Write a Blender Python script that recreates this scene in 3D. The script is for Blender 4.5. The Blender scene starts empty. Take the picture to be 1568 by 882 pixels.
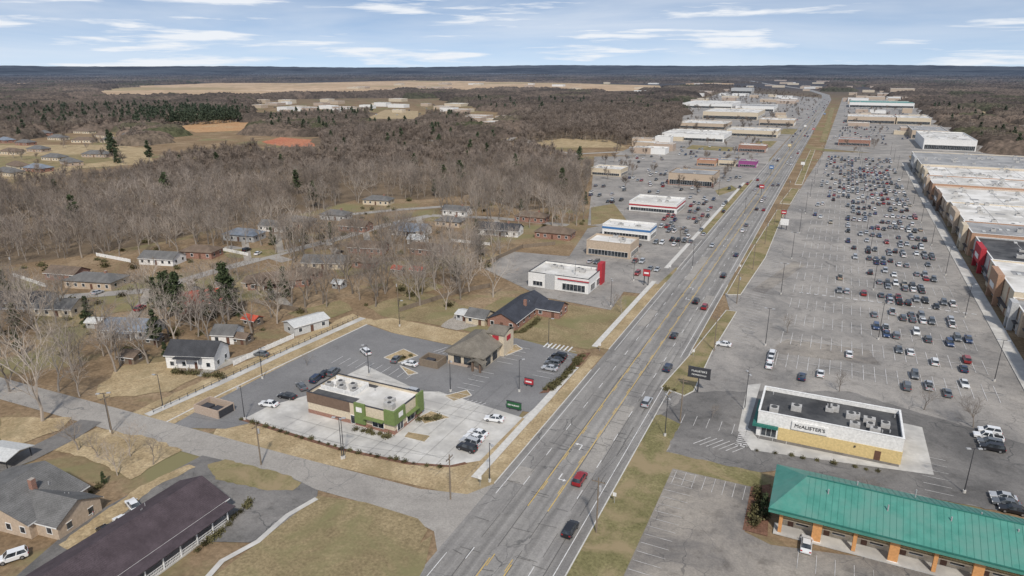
import bpy, bmesh, math, random
from mathutils import Vector, Matrix, noise
from mathutils.geometry import tessellate_polygon
random.seed(11)
R=random.random; U=random.uniform
# ---------------------------------------------------------------- image coordinates to ground
# World frame: +Y runs along the main road, +X to the right of it, metres.
# G() projects image pixel coordinates from the camera onto the ground plane.
H=80.0;P=math.radians(17.93);SP=math.sin(P);CP=math.cos(P);A=math.radians(25.2);SA=math.sin(A);CA=math.cos(A)
def G(px,py,z=0):
    u=(px-784)/1045;v=(py-441)/1045;t=(H-z)/(SP+v*CP);X=u*t;Y=(CP-v*SP)*t
    return (X*CA-Y*SA, X*SA+Y*CA)
def GP(l): return [G(*p) for p in l]
col=bpy.context.scene.collection
# ---------------------------------------------------------------- materials
def newmat(name):
    m=bpy.data.materials.new(name);m.use_nodes=True;nt=m.node_tree
    return m,nt,nt.nodes,nt.links,nt.nodes["Principled BSDF"]
def ramp(N,stops):
    r=N.new("ShaderNodeValToRGB");e=r.color_ramp.elements
    while len(e)<len(stops): e.new(.5)
    for i,(p,c) in enumerate(stops):
        e[i].position=p;e[i].color=(c[0],c[1],c[2],1)
    return r
def mixc(N,L,f,a,b,mode='MIX'):
    m=N.new("ShaderNodeMix");m.data_type='RGBA';m.blend_type=mode
    for s,v in ((m.inputs[0],f),(m.inputs[6],a),(m.inputs[7],b)):
        if isinstance(v,(int,float)): s.default_value=v
        elif isinstance(v,tuple): s.default_value=(v[0],v[1],v[2],1)
        else: L.new(v,s)
    return m.outputs[2]
def noi(N,L,vec,sc,det=4,rough=.6,dist=0):
    n=N.new("ShaderNodeTexNoise");n.inputs['Scale'].default_value=sc;n.inputs['Detail'].default_value=det
    n.inputs['Roughness'].default_value=rough;n.inputs['Distortion'].default_value=dist
    L.new(vec,n.inputs['Vector']);return n.outputs[0]
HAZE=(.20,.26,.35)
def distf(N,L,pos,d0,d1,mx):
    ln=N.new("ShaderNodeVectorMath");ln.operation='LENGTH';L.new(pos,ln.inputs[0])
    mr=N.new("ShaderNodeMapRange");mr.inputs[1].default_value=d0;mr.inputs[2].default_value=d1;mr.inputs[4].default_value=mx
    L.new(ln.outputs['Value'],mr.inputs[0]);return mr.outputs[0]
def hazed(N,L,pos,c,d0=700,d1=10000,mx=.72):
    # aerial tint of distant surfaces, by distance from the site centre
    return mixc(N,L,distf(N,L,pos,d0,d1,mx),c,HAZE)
def mk(name,c1,c2,sc=1.0,rough=.9,c3=None,sc3=.03,bump=0,haze=True,metal=0,lo=.35,hi=.65,spec=.25):
    m,nt,N,L,b=newmat(name)
    g=N.new("ShaderNodeNewGeometry");pos=g.outputs['Position']
    f=noi(N,L,pos,sc);r=ramp(N,[(lo,c1),(hi,c2)]);L.new(f,r.inputs[0]);c=r.outputs[0]
    if c3:
        f3=noi(N,L,pos,sc3,5,.65);r3=ramp(N,[(.42,(0,0,0)),(.62,(1,1,1))]);L.new(f3,r3.inputs[0]);c=mixc(N,L,r3.outputs[0],c,c3)
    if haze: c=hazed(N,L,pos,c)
    L.new(c,b.inputs['Base Color']);b.inputs['Roughness'].default_value=rough;b.inputs['Metallic'].default_value=metal
    b.inputs['Specular IOR Level'].default_value=spec
    return m
def asphalt(name,base,stain,crackc,cracks=.12,cw=.012,lanes=False,patchy=.5):
    m,nt,N,L,b=newmat(name);g=N.new("ShaderNodeNewGeometry");pos=g.outputs['Position']
    f=noi(N,L,pos,.045,8,.72,.5);r=ramp(N,[(.36,base),(.62,stain)]);L.new(f,r.inputs[0]);c=r.outputs[0]
    fg=noi(N,L,pos,3.0,3,.7);rg=ramp(N,[(.3,(.82,.82,.82)),(.7,(1.13,1.13,1.13))]);L.new(fg,rg.inputs[0]);c=mixc(N,L,1.0,c,rg.outputs[0],'MULTIPLY')
    fb=noi(N,L,pos,.3,5,.65);rb=ramp(N,[(.54,(1,1,1)),(.70,(.62,.61,.60))]);L.new(fb,rb.inputs[0]);c=mixc(N,L,patchy,c,rb.outputs[0],'MULTIPLY')
    if lanes:
        sx=N.new("ShaderNodeSeparateXYZ");L.new(pos,sx.inputs[0])
        w=N.new("ShaderNodeMath");w.operation='MULTIPLY_ADD';w.inputs[1].default_value=2*math.pi/1.85;w.inputs[2].default_value=1.1;L.new(sx.outputs[0],w.inputs[0])
        s=N.new("ShaderNodeMath");s.operation='SINE';L.new(w.outputs[0],s.inputs[0])
        rr=ramp(N,[(0,(.86,.86,.86)),(1,(1.06,1.06,1.06))]);mr=N.new("ShaderNodeMapRange");mr.inputs[1].default_value=-1;L.new(s.outputs[0],mr.inputs[0]);L.new(mr.outputs[0],rr.inputs[0])
        c=mixc(N,L,.7,c,rr.outputs[0],'MULTIPLY')
        mp=N.new("ShaderNodeVectorMath");mp.operation='MULTIPLY';mp.inputs[1].default_value=(.5,.012,1);L.new(pos,mp.inputs[0])
        fs=noi(N,L,mp.outputs[0],1.0,4,.6);rs=ramp(N,[(.38,(.78,.78,.78)),(.62,(1.1,1.1,1.1))]);L.new(fs,rs.inputs[0]);c=mixc(N,L,1.0,c,rs.outputs[0],'MULTIPLY')
    if cracks:
        dn=N.new("ShaderNodeTexNoise");dn.inputs['Scale'].default_value=.25;dn.inputs['Detail'].default_value=4;L.new(pos,dn.inputs['Vector'])
        va=N.new("ShaderNodeVectorMath");va.operation='MULTIPLY_ADD';va.inputs[1].default_value=(5,5,0);L.new(dn.outputs[1],va.inputs[0]);L.new(pos,va.inputs[2])
        v=N.new("ShaderNodeTexVoronoi");v.feature='DISTANCE_TO_EDGE';v.inputs['Scale'].default_value=cracks;L.new(va.outputs[0],v.inputs['Vector'])
        rc=ramp(N,[(cw*.5,(1,1,1)),(cw,(0,0,0))]);L.new(v.outputs[0],rc.inputs[0])
        mm=noi(N,L,pos,.05,2);mr2=ramp(N,[(.45,(0,0,0)),(.58,(.8,.8,.8))]);L.new(mm,mr2.inputs[0])
        ff=mixc(N,L,1.0,rc.outputs[0],mr2.outputs[0],'MULTIPLY');c=mixc(N,L,ff,c,crackc)
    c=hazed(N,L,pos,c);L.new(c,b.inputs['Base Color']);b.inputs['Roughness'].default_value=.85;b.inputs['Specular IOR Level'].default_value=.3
    return m
M={}
M['road']=asphalt('road_asphalt',(.225,.213,.20),(.295,.28,.258),(.09,.088,.085),.13,.012,True,.35)
M['side']=asphalt('side_road_asphalt',(.27,.25,.225),(.35,.325,.29),(.14,.135,.13),.15,.01,False,.4)
M['lot']=asphalt('old_lot_asphalt',(.19,.18,.168),(.345,.318,.285),(.11,.105,.10),.10,.010,False,.75)
M['lotd']=asphalt('dark_lot_asphalt',(.11,.105,.10),(.22,.207,.192),(.07,.07,.07),.12,.010,False,.8)
M['lotm']=asphalt('stained_lot_asphalt',(.14,.13,.122),(.33,.295,.25),(.07,.07,.07),.14,.010,False,.8)
M['new']=asphalt('new_asphalt',(.165,.162,.16),(.215,.21,.205),(.1,.1,.1),0,.01,False,.35)
M['conc']=mk('concrete',(.45,.43,.39),(.57,.55,.51),.25,.8,(.38,.365,.34),.15)
M['concd']=mk('old_concrete',(.33,.31,.27),(.42,.39,.35),.4,.85,(.28,.26,.23),.12)
M['kerb']=mk('kerb_concrete',(.48,.46,.42),(.58,.56,.52),1,.8)
M['paint']=mk('white_road_paint',(.52,.51,.49),(.72,.71,.69),1.2,.6)
M['fadep']=mk('faded_white_paint',(.34,.33,.31),(.62,.60,.58),.5,.7)
M['yel']=mk('yellow_road_paint',(.48,.32,.09),(.60,.42,.13),1,.6)
def groundmat(name,stops,sc,fine,extra=None,esc=.02,elo=.45,ehi=.6,hz=.72,far=None):
    m,nt,N,L,b=newmat(name);g=N.new("ShaderNodeNewGeometry");pos=g.outputs['Position']
    f=noi(N,L,pos,sc,8,.68);r=ramp(N,stops);L.new(f,r.inputs[0]);c=r.outputs[0]
    f2=noi(N,L,pos,fine,5,.75);r2=ramp(N,[(.3,(.52,.52,.52)),(.72,(1.36,1.36,1.36))]);L.new(f2,r2.inputs[0]);c=mixc(N,L,.9,c,r2.outputs[0],'MULTIPLY')
    if extra:
        f3=noi(N,L,pos,esc,6,.65,.6);r3=ramp(N,[(elo,(0,0,0)),(ehi,(1,1,1))]);L.new(f3,r3.inputs[0]);c=mixc(N,L,r3.outputs[0],c,extra)
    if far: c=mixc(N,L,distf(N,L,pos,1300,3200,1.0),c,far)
    else: c=hazed(N,L,pos,c,mx=hz)
    L.new(c,b.inputs['Base Color']);b.inputs['Roughness'].default_value=1;b.inputs['Specular IOR Level'].default_value=.05
    return m
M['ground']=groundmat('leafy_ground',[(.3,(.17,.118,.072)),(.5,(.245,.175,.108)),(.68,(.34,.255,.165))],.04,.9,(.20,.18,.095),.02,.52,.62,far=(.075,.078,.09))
M['straw']=groundmat('dormant_grass',[(.3,(.28,.21,.12)),(.5,(.39,.30,.18)),(.7,(.50,.40,.255))],.15,1.8,(.25,.20,.115),.08,.52,.7)
M['lawn']=groundmat('winter_lawn',[(.3,(.19,.15,.085)),(.5,(.26,.205,.118)),(.7,(.34,.27,.16))],.12,1.8,(.195,.18,.09),.06,.46,.64)
M['green']=groundmat('green_verge',[(.3,(.14,.13,.06)),(.5,(.20,.18,.088)),(.7,(.29,.24,.135))],.15,1.8,(.28,.22,.13),.09,.45,.6)
M['forestfloor']=groundmat('forest_floor',[(.3,(.12,.09,.065)),(.5,(.17,.13,.09)),(.7,(.24,.18,.125))],.06,1.5)
M['field']=groundmat('dry_farmland',[(.35,(.38,.27,.17)),(.5,(.47,.34,.22)),(.65,(.56,.42,.29))],.0035,.02,(.30,.24,.14),.0018,.52,.6,hz=.35)
M['orange']=groundmat('bare_clay',[(.3,(.38,.21,.10)),(.5,(.45,.27,.14)),(.7,(.42,.32,.19))],.03,.3)
M['redclay']=groundmat('red_clay',[(.3,(.42,.15,.09)),(.7,(.46,.22,.13))],.03,.3)
M['mulch']=groundmat('bark_mulch',[(.3,(.12,.065,.045)),(.7,(.23,.13,.09))],.5,3)
M['gravel']=groundmat('gravel_drive',[(.3,(.30,.27,.23)),(.7,(.40,.36,.31))],.2,2)
def solid(name,c,rough=.7,v=.12,sc=2.0,**k):
    return mk(name,tuple(x*(1-v) for x in c),tuple(min(1,x*(1+v)) for x in c),sc,rough,**k)
M['wwhite']=solid('white_siding',(.70,.69,.66));M['wcream']=solid('cream_stucco',(.55,.47,.35));M['wyel']=solid('yellow_stucco',(.60,.46,.22))
M['wtan']=solid('tan_stucco',(.45,.36,.27));M['wgrey']=solid('grey_siding',(.42,.42,.41));M['wgreen']=solid('olive_panel',(.15,.20,.07))
M['wred']=solid('red_panel',(.38,.035,.045));M['wblue']=solid('blue_panel',(.06,.17,.36));M['wdark']=solid('charcoal_panel',(.05,.05,.055))
M['worange']=solid('orange_stucco',(.56,.28,.11));M['wpurple']=solid('purple_panel',(.26,.07,.20));M['wbrown']=solid('brown_cladding',(.16,.11,.08))
M['wterra']=solid('terracotta_stucco',(.38,.23,.15))
def brickmat(name,c1,c2,mort):
    m,nt,N,L,b=newmat(name);tc=N.new("ShaderNodeTexCoord");g=N.new("ShaderNodeNewGeometry")
    br=N.new("ShaderNodeTexBrick");br.inputs['Scale'].default_value=1.6
    br.inputs['Color1'].default_value=(*c1,1);br.inputs['Color2'].default_value=(*c2,1);br.inputs['Mortar'].default_value=(*mort,1)
    sx=N.new("ShaderNodeSeparateXYZ");L.new(tc.outputs['Object'],sx.inputs[0]);ad=N.new("ShaderNodeMath");L.new(sx.outputs[0],ad.inputs[0]);L.new(sx.outputs[1],ad.inputs[1])
    cb=N.new("ShaderNodeCombineXYZ");L.new(ad.outputs[0],cb.inputs[0]);L.new(sx.outputs[2],cb.inputs[1]);L.new(cb.outputs[0],br.inputs['Vector'])
    L.new(hazed(N,L,g.outputs['Position'],br.outputs[0]),b.inputs['Base Color']);b.inputs['Roughness'].default_value=.9;return m
M['brick']=brickmat('red_brick',(.22,.09,.06),(.30,.13,.08),(.34,.30,.26));M['brickt']=brickmat('tan_brick',(.35,.25,.18),(.42,.32,.24),(.45,.42,.38))
M['rwhite']=mk('white_membrane_roof',(.58,.56,.52),(.76,.74,.70),.12,.7,(.44,.42,.38),.07)
M['rgrey']=mk('grey_membrane_roof',(.30,.295,.285),(.38,.375,.365),.15,.8,(.22,.22,.22),.08)
M['rblack']=mk('black_membrane_roof',(.035,.036,.038),(.06,.06,.062),.3,.75,(.10,.10,.10),.12)
def shingle(name,c):
    m,nt,N,L,b=newmat(name);tc=N.new("ShaderNodeTexCoord");g=N.new("ShaderNodeNewGeometry")
    f=noi(N,L,tc.outputs['Object'],5,4,.7);r=ramp(N,[(.3,tuple(x*.7 for x in c)),(.7,tuple(x*1.3 for x in c))]);L.new(f,r.inputs[0])
    f2=noi(N,L,tc.outputs['Object'],.35,4,.6);r2=ramp(N,[(.35,(.8,.8,.8)),(.65,(1.15,1.15,1.15))]);L.new(f2,r2.inputs[0])
    w=N.new("ShaderNodeTexWave");w.wave_type='BANDS';w.bands_direction='Z';w.inputs['Scale'].default_value=2.2;w.inputs['Distortion'].default_value=.3;L.new(tc.outputs['Object'],w.inputs[0])
    r3=ramp(N,[(0,(.84,.84,.84)),(.4,(1.05,1.05,1.05))]);L.new(w.outputs[0],r3.inputs[0])
    c2=mixc(N,L,1.0,r.outputs[0],r2.outputs[0],'MULTIPLY');c2=mixc(N,L,1.0,c2,r3.outputs[0],'MULTIPLY')
    L.new(hazed(N,L,g.outputs['Position'],c2),b.inputs['Base Color']);b.inputs['Roughness'].default_value=.9;b.inputs['Specular IOR Level'].default_value=.2;return m
M['sgrey']=shingle('grey_shingle',(.14,.137,.132));M['sdark']=shingle('dark_shingle',(.055,.056,.06));M['sbrown']=shingle('brown_shingle',(.16,.12,.09))
M['splum']=shingle('plum_shingle',(.075,.058,.064));M['stan']=shingle('taupe_shingle',(.185,.165,.135));M['sblue']=shingle('blue_grey_shingle',(.19,.215,.25))
M['sred']=shingle('red_shingle',(.45,.09,.055));M['slate']=shingle('slate_blue_shingle',(.05,.054,.066))
M['teal']=mk('teal_metal_roof',(.05,.205,.16),(.075,.26,.205),.5,.5,(.10,.24,.195),.2,spec=.4)
M['tealt']=solid('teal_trim',(.03,.15,.12),.5)
M['shed']=solid('pale_metal',(.50,.50,.48),.5);M['trimw']=solid('white_trim',(.74,.73,.70),.5);M['metal']=solid('galvanised_metal',(.36,.36,.36),.45)
M['dmetal']=solid('dark_metal',(.05,.05,.055),.45);M['wood']=solid('weathered_wood',(.20,.16,.12),.9);M['door']=solid('door_paint',(.13,.07,.05),.6)
M['sgreen']=solid('green_sign',(.025,.10,.04),.5);M['hvac']=solid('hvac_casing',(.42,.41,.39),.6);M['fan']=solid('hvac_fan',(.07,.07,.07),.6)
M['tar']=solid('tar_seam',(.10,.098,.095),.6);M['rust']=solid('rusty_steel',(.12,.08,.06),.6)
def glassmat():
    m,nt,N,L,b=newmat('window_glass');b.inputs['Roughness'].default_value=.12
    g=N.new("ShaderNodeNewGeometry");f=noi(N,L,g.outputs['Position'],.7,2);r=ramp(N,[(.4,(.015,.02,.025)),(.65,(.07,.08,.09))]);L.new(f,r.inputs[0]);L.new(r.outputs[0],b.inputs['Base Color'])
    return m
M['glass']=glassmat()
# ---------------------------------------------------------------- mesh helpers
class MB:
    def __init__(s): s.v=[];s.f=[]
    def add(s,vs,fs):
        n=len(s.v);s.v+=[tuple(v) for v in vs];s.f+=[tuple(i+n for i in f) for f in fs];return s
    def box(s,x0,x1,y0,y1,z0,z1):
        return s.add([(x0,y0,z0),(x1,y0,z0),(x1,y1,z0),(x0,y1,z0),(x0,y0,z1),(x1,y0,z1),(x1,y1,z1),(x0,y1,z1)],[(3,2,1,0),(4,5,6,7),(0,1,5,4),(1,2,6,5),(2,3,7,6),(3,0,4,7)])
    def cyl(s,x,y,z0,z1,r0,r1=None,n=8):
        r1=r0 if r1 is None else r1;vs=[];fs=[]
        for (zz,rr) in((z0,r0),(z1,r1)):
            for k in range(n):
                a=2*math.pi*k/n;vs.append((x+rr*math.cos(a),y+rr*math.sin(a),zz))
        for k in range(n): fs.append((k,(k+1)%n,n+(k+1)%n,n+k))
        fs+= [tuple(range(n))[::-1],tuple(range(n,2*n))];return s.add(vs,fs)
    def tube(s,p,q,r0,r1,n=4):
        p=Vector(p);q=Vector(q);d=(q-p).normalized();a=d.orthogonal().normalized();b=d.cross(a);vs=[];fs=[]
        for c,r in((p,r0),(q,r1)):
            for k in range(n):
                t=2*math.pi*k/n;vs.append(c+(a*math.cos(t)+b*math.sin(t))*r)
        for k in range(n): fs.append((k,(k+1)%n,n+(k+1)%n,n+k))
        return s.add(vs,fs)
    def gable(s,x0,x1,y0,y1,z,rise,th=.15,o=.4,axis='x'):
        if axis=='x':
            ym=(y0+y1)/2;k=rise/((y1-y0)/2);dz=o*k;pr=[(y0-o,z-dz),(ym,z+rise),(y1+o,z-dz)];vs=[]
            for X in(x0-o,x1+o):
                for (y,zz) in pr: vs.append((X,y,zz+th))
                for (y,zz) in pr: vs.append((X,y,zz))
        else:
            xm=(x0+x1)/2;k=rise/((x1-x0)/2);dz=o*k;pr=[(x0-o,z-dz),(xm,z+rise),(x1+o,z-dz)];vs=[]
            for Y in(y1+o,y0-o):
                for (x,zz) in pr: vs.append((x,Y,zz+th))
                for (x,zz) in pr: vs.append((x,Y,zz))
        return s.add(vs,[(0,1,7,6),(1,2,8,7),(3,9,10,4),(4,10,11,5),(0,6,9,3),(2,5,11,8),(0,3,4,1),(1,4,5,2),(6,7,10,9),(7,8,11,10)])
    def hip(s,x0,x1,y0,y1,z,rise,o=.5,th=.2):
        x0-=o;x1+=o;y0-=o;y1+=o;w=x1-x0;d=y1-y0
        if w>=d: r0=(x0+d/2,(y0+y1)/2);r1=(x1-d/2,(y0+y1)/2)
        else: r0=((x0+x1)/2,y0+w/2);r1=((x0+x1)/2,y1-w/2)
        s.add([(x0,y0,z-th),(x1,y0,z-th),(x1,y1,z-th),(x0,y1,z-th),(x0,y0,z),(x1,y0,z),(x1,y1,z),(x0,y1,z)],[(3,2,1,0),(0,1,5,4),(1,2,6,5),(2,3,7,6),(3,0,4,7)])
        vs=[(x0,y0,z),(x1,y0,z),(x1,y1,z),(x0,y1,z),(*r0,z+rise),(*r1,z+rise)]
        if w>=d: fs=[(0,1,5,4),(1,2,5),(2,3,4,5),(3,0,4)]
        else: fs=[(0,1,4),(1,2,5,4),(2,3,5),(3,0,4,5)]
        return s.add(vs,fs)
    def gend(s,x0,x1,y0,y1,z,rise,axis='x'):
        if axis=='x':
            ym=(y0+y1)/2
            for X in(x0,x1): s.add([(X,y0,z),(X,y1,z),(X,ym,z+rise)],[(0,1,2)])
        else:
            xm=(x0+x1)/2
            for Y in(y0,y1): s.add([(x0,Y,z),(x1,Y,z),(xm,Y,z+rise)],[(0,1,2)])
        return s
def meshobj(name,mb,mat,parent=None,loc=(0,0,0),rot=0,smooth=False):
    me=bpy.data.meshes.new(name);me.from_pydata(mb.v,[],mb.f);me.materials.append(mat)
    if smooth:
        for p in me.polygons: p.use_smooth=True
    o=bpy.data.objects.new(name,me);col.objects.link(o);o.location=loc;o.rotation_euler=(0,0,rot)
    if parent: o.parent=parent
    return o
class Obj:
    def __init__(s,name,loc,rot=0):
        s.e=bpy.data.objects.new(name,None);col.objects.link(s.e);s.e.location=(loc[0],loc[1],loc[2] if len(loc)>2 else 0);s.e.rotation_euler=(0,0,rot);s.e.empty_display_size=.1;s.p={}
    def m(s,part,mat):
        k=(part,mat)
        if k not in s.p: s.p[k]=MB()
        return s.p[k]
    def done(s):
        for (part,mat),mb in s.p.items():
            if mb.v: meshobj(part,mb,M[mat],s.e)
        return s.e
occ=[];ZC=[0]
def zz_(z): ZC[0]+=1;return z+ZC[0]*.0009
def poly(name,pts,z,mat,world=False,kerb=False,rag=0):
    z=zz_(z)
    pw=pts if world else GP(pts)
    if rag:
        q=[];n=len(pw)
        for i in range(n):
            a=Vector(pw[i]);b=Vector(pw[(i+1)%n]);k=max(1,int((b-a).length/rag/2));nn=Vector((-(b-a).y,(b-a).x)).normalized()
            for j in range(k):
                p=a+(b-a)*j/k+nn*U(-.5,.5)*rag*(j>0);q.append((p.x,p.y))
        pw=q
    tris=tessellate_polygon([[Vector((x,y,0)) for x,y in pw]]);mb=MB();mb.add([(x,y,z) for x,y in pw],[])
    for t in tris:
        a,b,c=[Vector(pw[i]) for i in t]
        if (b-a).cross(c-a)<0: t=(t[0],t[2],t[1])
        mb.f.append(tuple(t))
    o=meshobj(name,mb,M[mat])
    if kerb:
        kb=MB();n=len(pw)
        for i in range(n): strip_seg(kb,pw[i],pw[(i+1)%n],.25,0,z+.03)
        meshobj('kerb',kb,M['kerb'])
    return o
def strip_seg(mb,a,b,w,z0,z1):
    a=Vector(a);b=Vector(b);d=(b-a)
    if d.length<.01:return
    d.normalize();n=Vector((-d.y,d.x))*w/2
    q=[a+n,a-n,b-n,b+n];mb.add([(p.x,p.y,z0) for p in q]+[(p.x,p.y,z1) for p in q],[(4,5,6,7),(0,1,5,4),(1,2,6,5),(2,3,7,6),(3,0,4,7)])
def ribbon(name,pts,w,z,mat,world=False):
    z=zz_(z)
    pw=[Vector(p) for p in (pts if world else GP(pts))];mb=MB();n=len(pw)
    for i,p in enumerate(pw):
        d=(pw[min(i+1,n-1)]-pw[max(i-1,0)]).normalized();nn=Vector((-d.y,d.x))*w/2
        mb.v+=[(p.x-nn.x,p.y-nn.y,z),(p.x+nn.x,p.y+nn.y,z)]
    for i in range(n-1): mb.f.append((2*i,2*i+1,2*i+3,2*i+2)[::-1])
    return meshobj(name,mb,M[mat])
def inpoly(x,y,pw):
    c=False;j=len(pw)-1
    for i in range(len(pw)):
        a=pw[i];b=pw[j]
        if (a[1]>y)!=(b[1]>y) and x<(b[0]-a[0])*(y-a[1])/(b[1]-a[1])+a[0]: c=not c
        j=i
    return c
# ---------------------------------------------------------------- ground
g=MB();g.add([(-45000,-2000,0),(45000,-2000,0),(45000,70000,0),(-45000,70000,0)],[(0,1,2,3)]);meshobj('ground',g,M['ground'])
FIELDS=[[(180,152),(120,146),(160,136),(190,132),(260,130),(330,127),(470,127),(640,123),(820,126),(1010,131),(1015,138),(900,140),(830,136),(760,140),(700,144),(640,140),(560,147),(470,146),(380,151),(300,149)],
 [(90,150),(135,150),(145,160),(80,160)],[(810,218),(850,226),(960,226),(930,214),(860,212)],[(1050,128),(1120,126),(1125,129),(1050,132)],[(0,128),(60,127),(70,130),(0,131)]]
for i,f in enumerate(FIELDS): poly('field',f,.05,'field' if i!=2 else 'straw')
poly('clay_field',[(262,198),(300,203),(400,199),(400,189),(330,182)],.06,'orange',rag=12)
poly('clay_field',[(400,217),(440,225),(482,224),(478,214),(430,210)],.06,'redclay',rag=10)
poly('field',[(690,222),(770,222),(800,195),(760,195)],.06,'straw')
poly('field',[(560,182),(640,182),(640,170),(590,168)],.06,'straw')
poly('field',[(-60,268),(60,278),(120,258),(235,250),(228,228),(180,222),(0,222),(-60,225)],.05,'straw')
poly('field',[(-60,262),(40,268),(100,254),(180,246),(160,236),(0,240)],.055,'lawn',rag=14)
F1=[(-250,430),(0,408),(120,392),(250,370),(330,350),(470,326),(560,302),(640,306),(720,298),(800,322),(885,312),(910,262),(850,240),(800,228),(700,214),(620,197),(500,207),(400,232),(250,250),(200,275),(0,292),(-300,300)]
F2=[(800,222),(870,214),(960,222),(1040,208),(1045,182),(900,165),(800,180)]
F3=[(-350,215),(0,212),(110,204),(200,198),(255,198),(385,180),(385,172),(200,165),(0,170),(-350,180)]
F4=[(410,205),(640,197),(700,195),(720,180),(640,176),(560,172),(400,182)]
for f in (F1,F2,F3,F4): poly('forest_floor',f,.02,'forestfloor')
# ---------------------------------------------------------------- main road
XL,XR,XC=-53.8,-31.4,-42.6
ROADPTS=[(XC,40),(XC,800),(XC,2000),(XC-12,2350),(XC-90,2900),(XC-300,3700),(XC-500,4600)]
ribbon('main_road',ROADPTS,XR-XL,.12,'road',True)
mk1=MB();mk2=MB();ZM=.24
def ln(mb,x0,y0,x1,y1,w=.15,z=ZM):
    a=Vector((x0,y0));b=Vector((x1,y1));d=(b-a).normalized();n=Vector((-d.y,d.x))*w/2
    mb.add([(p.x,p.y,z) for p in (a-n,b-n,b+n,a+n)],[(3,2,1,0)])
def solidline(mb,x,gaps,y0=50,y1=1600,w=.15):
    ys=y0
    for a,b in gaps:
        if a>ys: ln(mb,x,ys,x,a,w)
        ys=b
    ln(mb,x,ys,x,y1,w)
for s in(-1,1):
    solidline(mk2,XC+s*2.05,[(86,102)],w=.18)
    for k in range(60,1400,12):
        if not 84<k<102: ln(mk2,XC+s*1.7,k,XC+s*1.7,k+3.2,.15)
        if not 84<k<100: ln(mk1,XC+s*5.7,k,XC+s*5.7,k+3.2,.16)
    solidline(mk1,XC+s*9.4,[(84,103),(168,182),(255,275)] if s<0 else [(165,185),(262,280)],w=.15)
for y in (120,245,330): # turn arrows in the centre lane
    for s in (1,-1):
        yy=y+s*5;ln(mk1,XC,yy,XC,yy+s*2.2,.25,.2405);ln(mk1,XC,yy+s*2.2,XC-s*1.0,yy+s*2.2+.01,.25,.2415)
        mk1.add([(XC-s*1.0,yy+s*2.2-.5,.2415),(XC-s*1.0,yy+s*2.2+.5,.2415),(XC-s*1.7,yy+s*2.2,.2415)],[(0,1,2)])
meshobj('lane_marking',mk1,M['paint']);meshobj('centre_line_marking',mk2,M['yel'])
seam=MB()
for x in (XC-5.9,XC-2.3,XC+2.25,XC+5.9,XC+8):
    y=55
    while y<700:
        l=U(6,25);ln(seam,x+U(-.25,.25),y,x+U(-.25,.25),y+l,U(.07,.13),.236);y+=l+U(0,8)
for k in range(190): 
    y=50+520*R()**1.3;x=XC+U(-10,7);ln(seam,x,y,x+U(2,4),y+U(-.6,.6),U(.07,.12),.232)
meshobj('tar_seam',seam,M['tar'])
for (a,b,c,d) in ((2.3,5.6,118,150),(-9,-6,205,222),(-5.5,-2.4,262,300),(6,9,232,246),(-9.3,-5.8,108,114)): poly('road_patch',[(XC+a,c),(XC+b,c),(XC+b,d),(XC+a,d)],.16,'side',True)
ribbon('side_road',[(-600,62),(-400,84),(-250,88),(-190,89.5),(-150,91),(-100,92.5),(-66,94),(XL+.3,95)],8.2,.09,'side',True)
poly('side_road_apron',[(XL+.6,83),(XL+.6,107),(-57,100.5),(-66,98.2),(-66,89.8),(-57,88)],.1,'side',True)
ribbon('residential_street',[(-100,470),(230,445),(330,415),(440,385),(520,365),(600,342),(660,330)],6.5,.06,'side')
ribbon('residential_street',[(345,378),(400,388),(440,400)],6,.055,'side')
ribbon('residential_street',[(520,330),(600,322),(700,315)],6,.055,'side')
ribbon('residential_street',[(660,330),(760,334),(870,345)],6,.055,'side')
ribbon('distant_road',[(740,180),(800,200),(780,215),(700,222),(640,212)],8,.07,'side')
ribbon('distant_road',[(960,232),(880,236),(830,228),(800,212)],8,.07,'side')
# ---------------------------------------------------------------- left development
poly('verge',[(325,668),(335,650),(360,635),(520,680),(640,705),(735,700),(800,640),(835,636),(828,655),(748,752),(712,760),(690,756),(520,716),(345,680)],.03,'straw')
poly('parking_lot',[(258,655),(318,620),(430,562),(562,497),(600,510),(700,531),(790,518),(885,543),(862,578),(880,598),(834,634),(800,630),(780,660),(735,703),(640,700),(420,640),(345,657)],.06,'new')
poly('concrete_slab',[(375,641),(412,622),(470,606),(560,560),(645,600),(672,600),(800,640),(735,706),(690,713),(630,709),(520,686)],.07,'conc')
poly('concrete_apron',[(800,640),(845,604),(880,600),(850,640),(828,652)],.075,'conc')
poly('verge',[(558,492),(600,487),(725,512),(700,530),(605,511),(566,497)],.05,'straw')
poly('mulch_bed',[(825,603),(858,580),(885,542),(905,540),(855,600)],.08,'mulch')
poly('mulch_bed',[(372,641),(520,686),(632,709),(690,713),(712,708),(716,711),(690,716),(625,712),(515,689),(368,644)],.08,'mulch')
for q in ([(588,548),(618,535),(640,545),(610,556)],[(612,560),(640,572),(625,575)],[(640,640),(660,630),(690,640),(650,650)],[(625,662),(660,668),(650,678),(618,670)],[(770,535),(790,528),(800,535),(775,545)],[(680,607),(715,598),(722,606),(695,615)]): poly('planting_island',q,.13,'straw',kerb=True)
poly('verge',[(860,598),(905,545),(922,546),(868,606)],.06,'straw')
poly('trail_verge',[(200,632),(540,480),(575,492),(262,652)],.03,'straw',rag=1)
ribbon('trail_path',[(225,636),(330,590),(430,543),(556,487)],2.4,.05,'conc')
ribbon('trail_path',[(252,648),(340,603),(440,555),(562,497)],.5,.055,'kerb')
for a,b in ((106,166),(182,255),(275,520)): ribbon('sidewalk',[(-58.3,a),(-58.3,b)],1.8,.14,'kerb',True)
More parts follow.
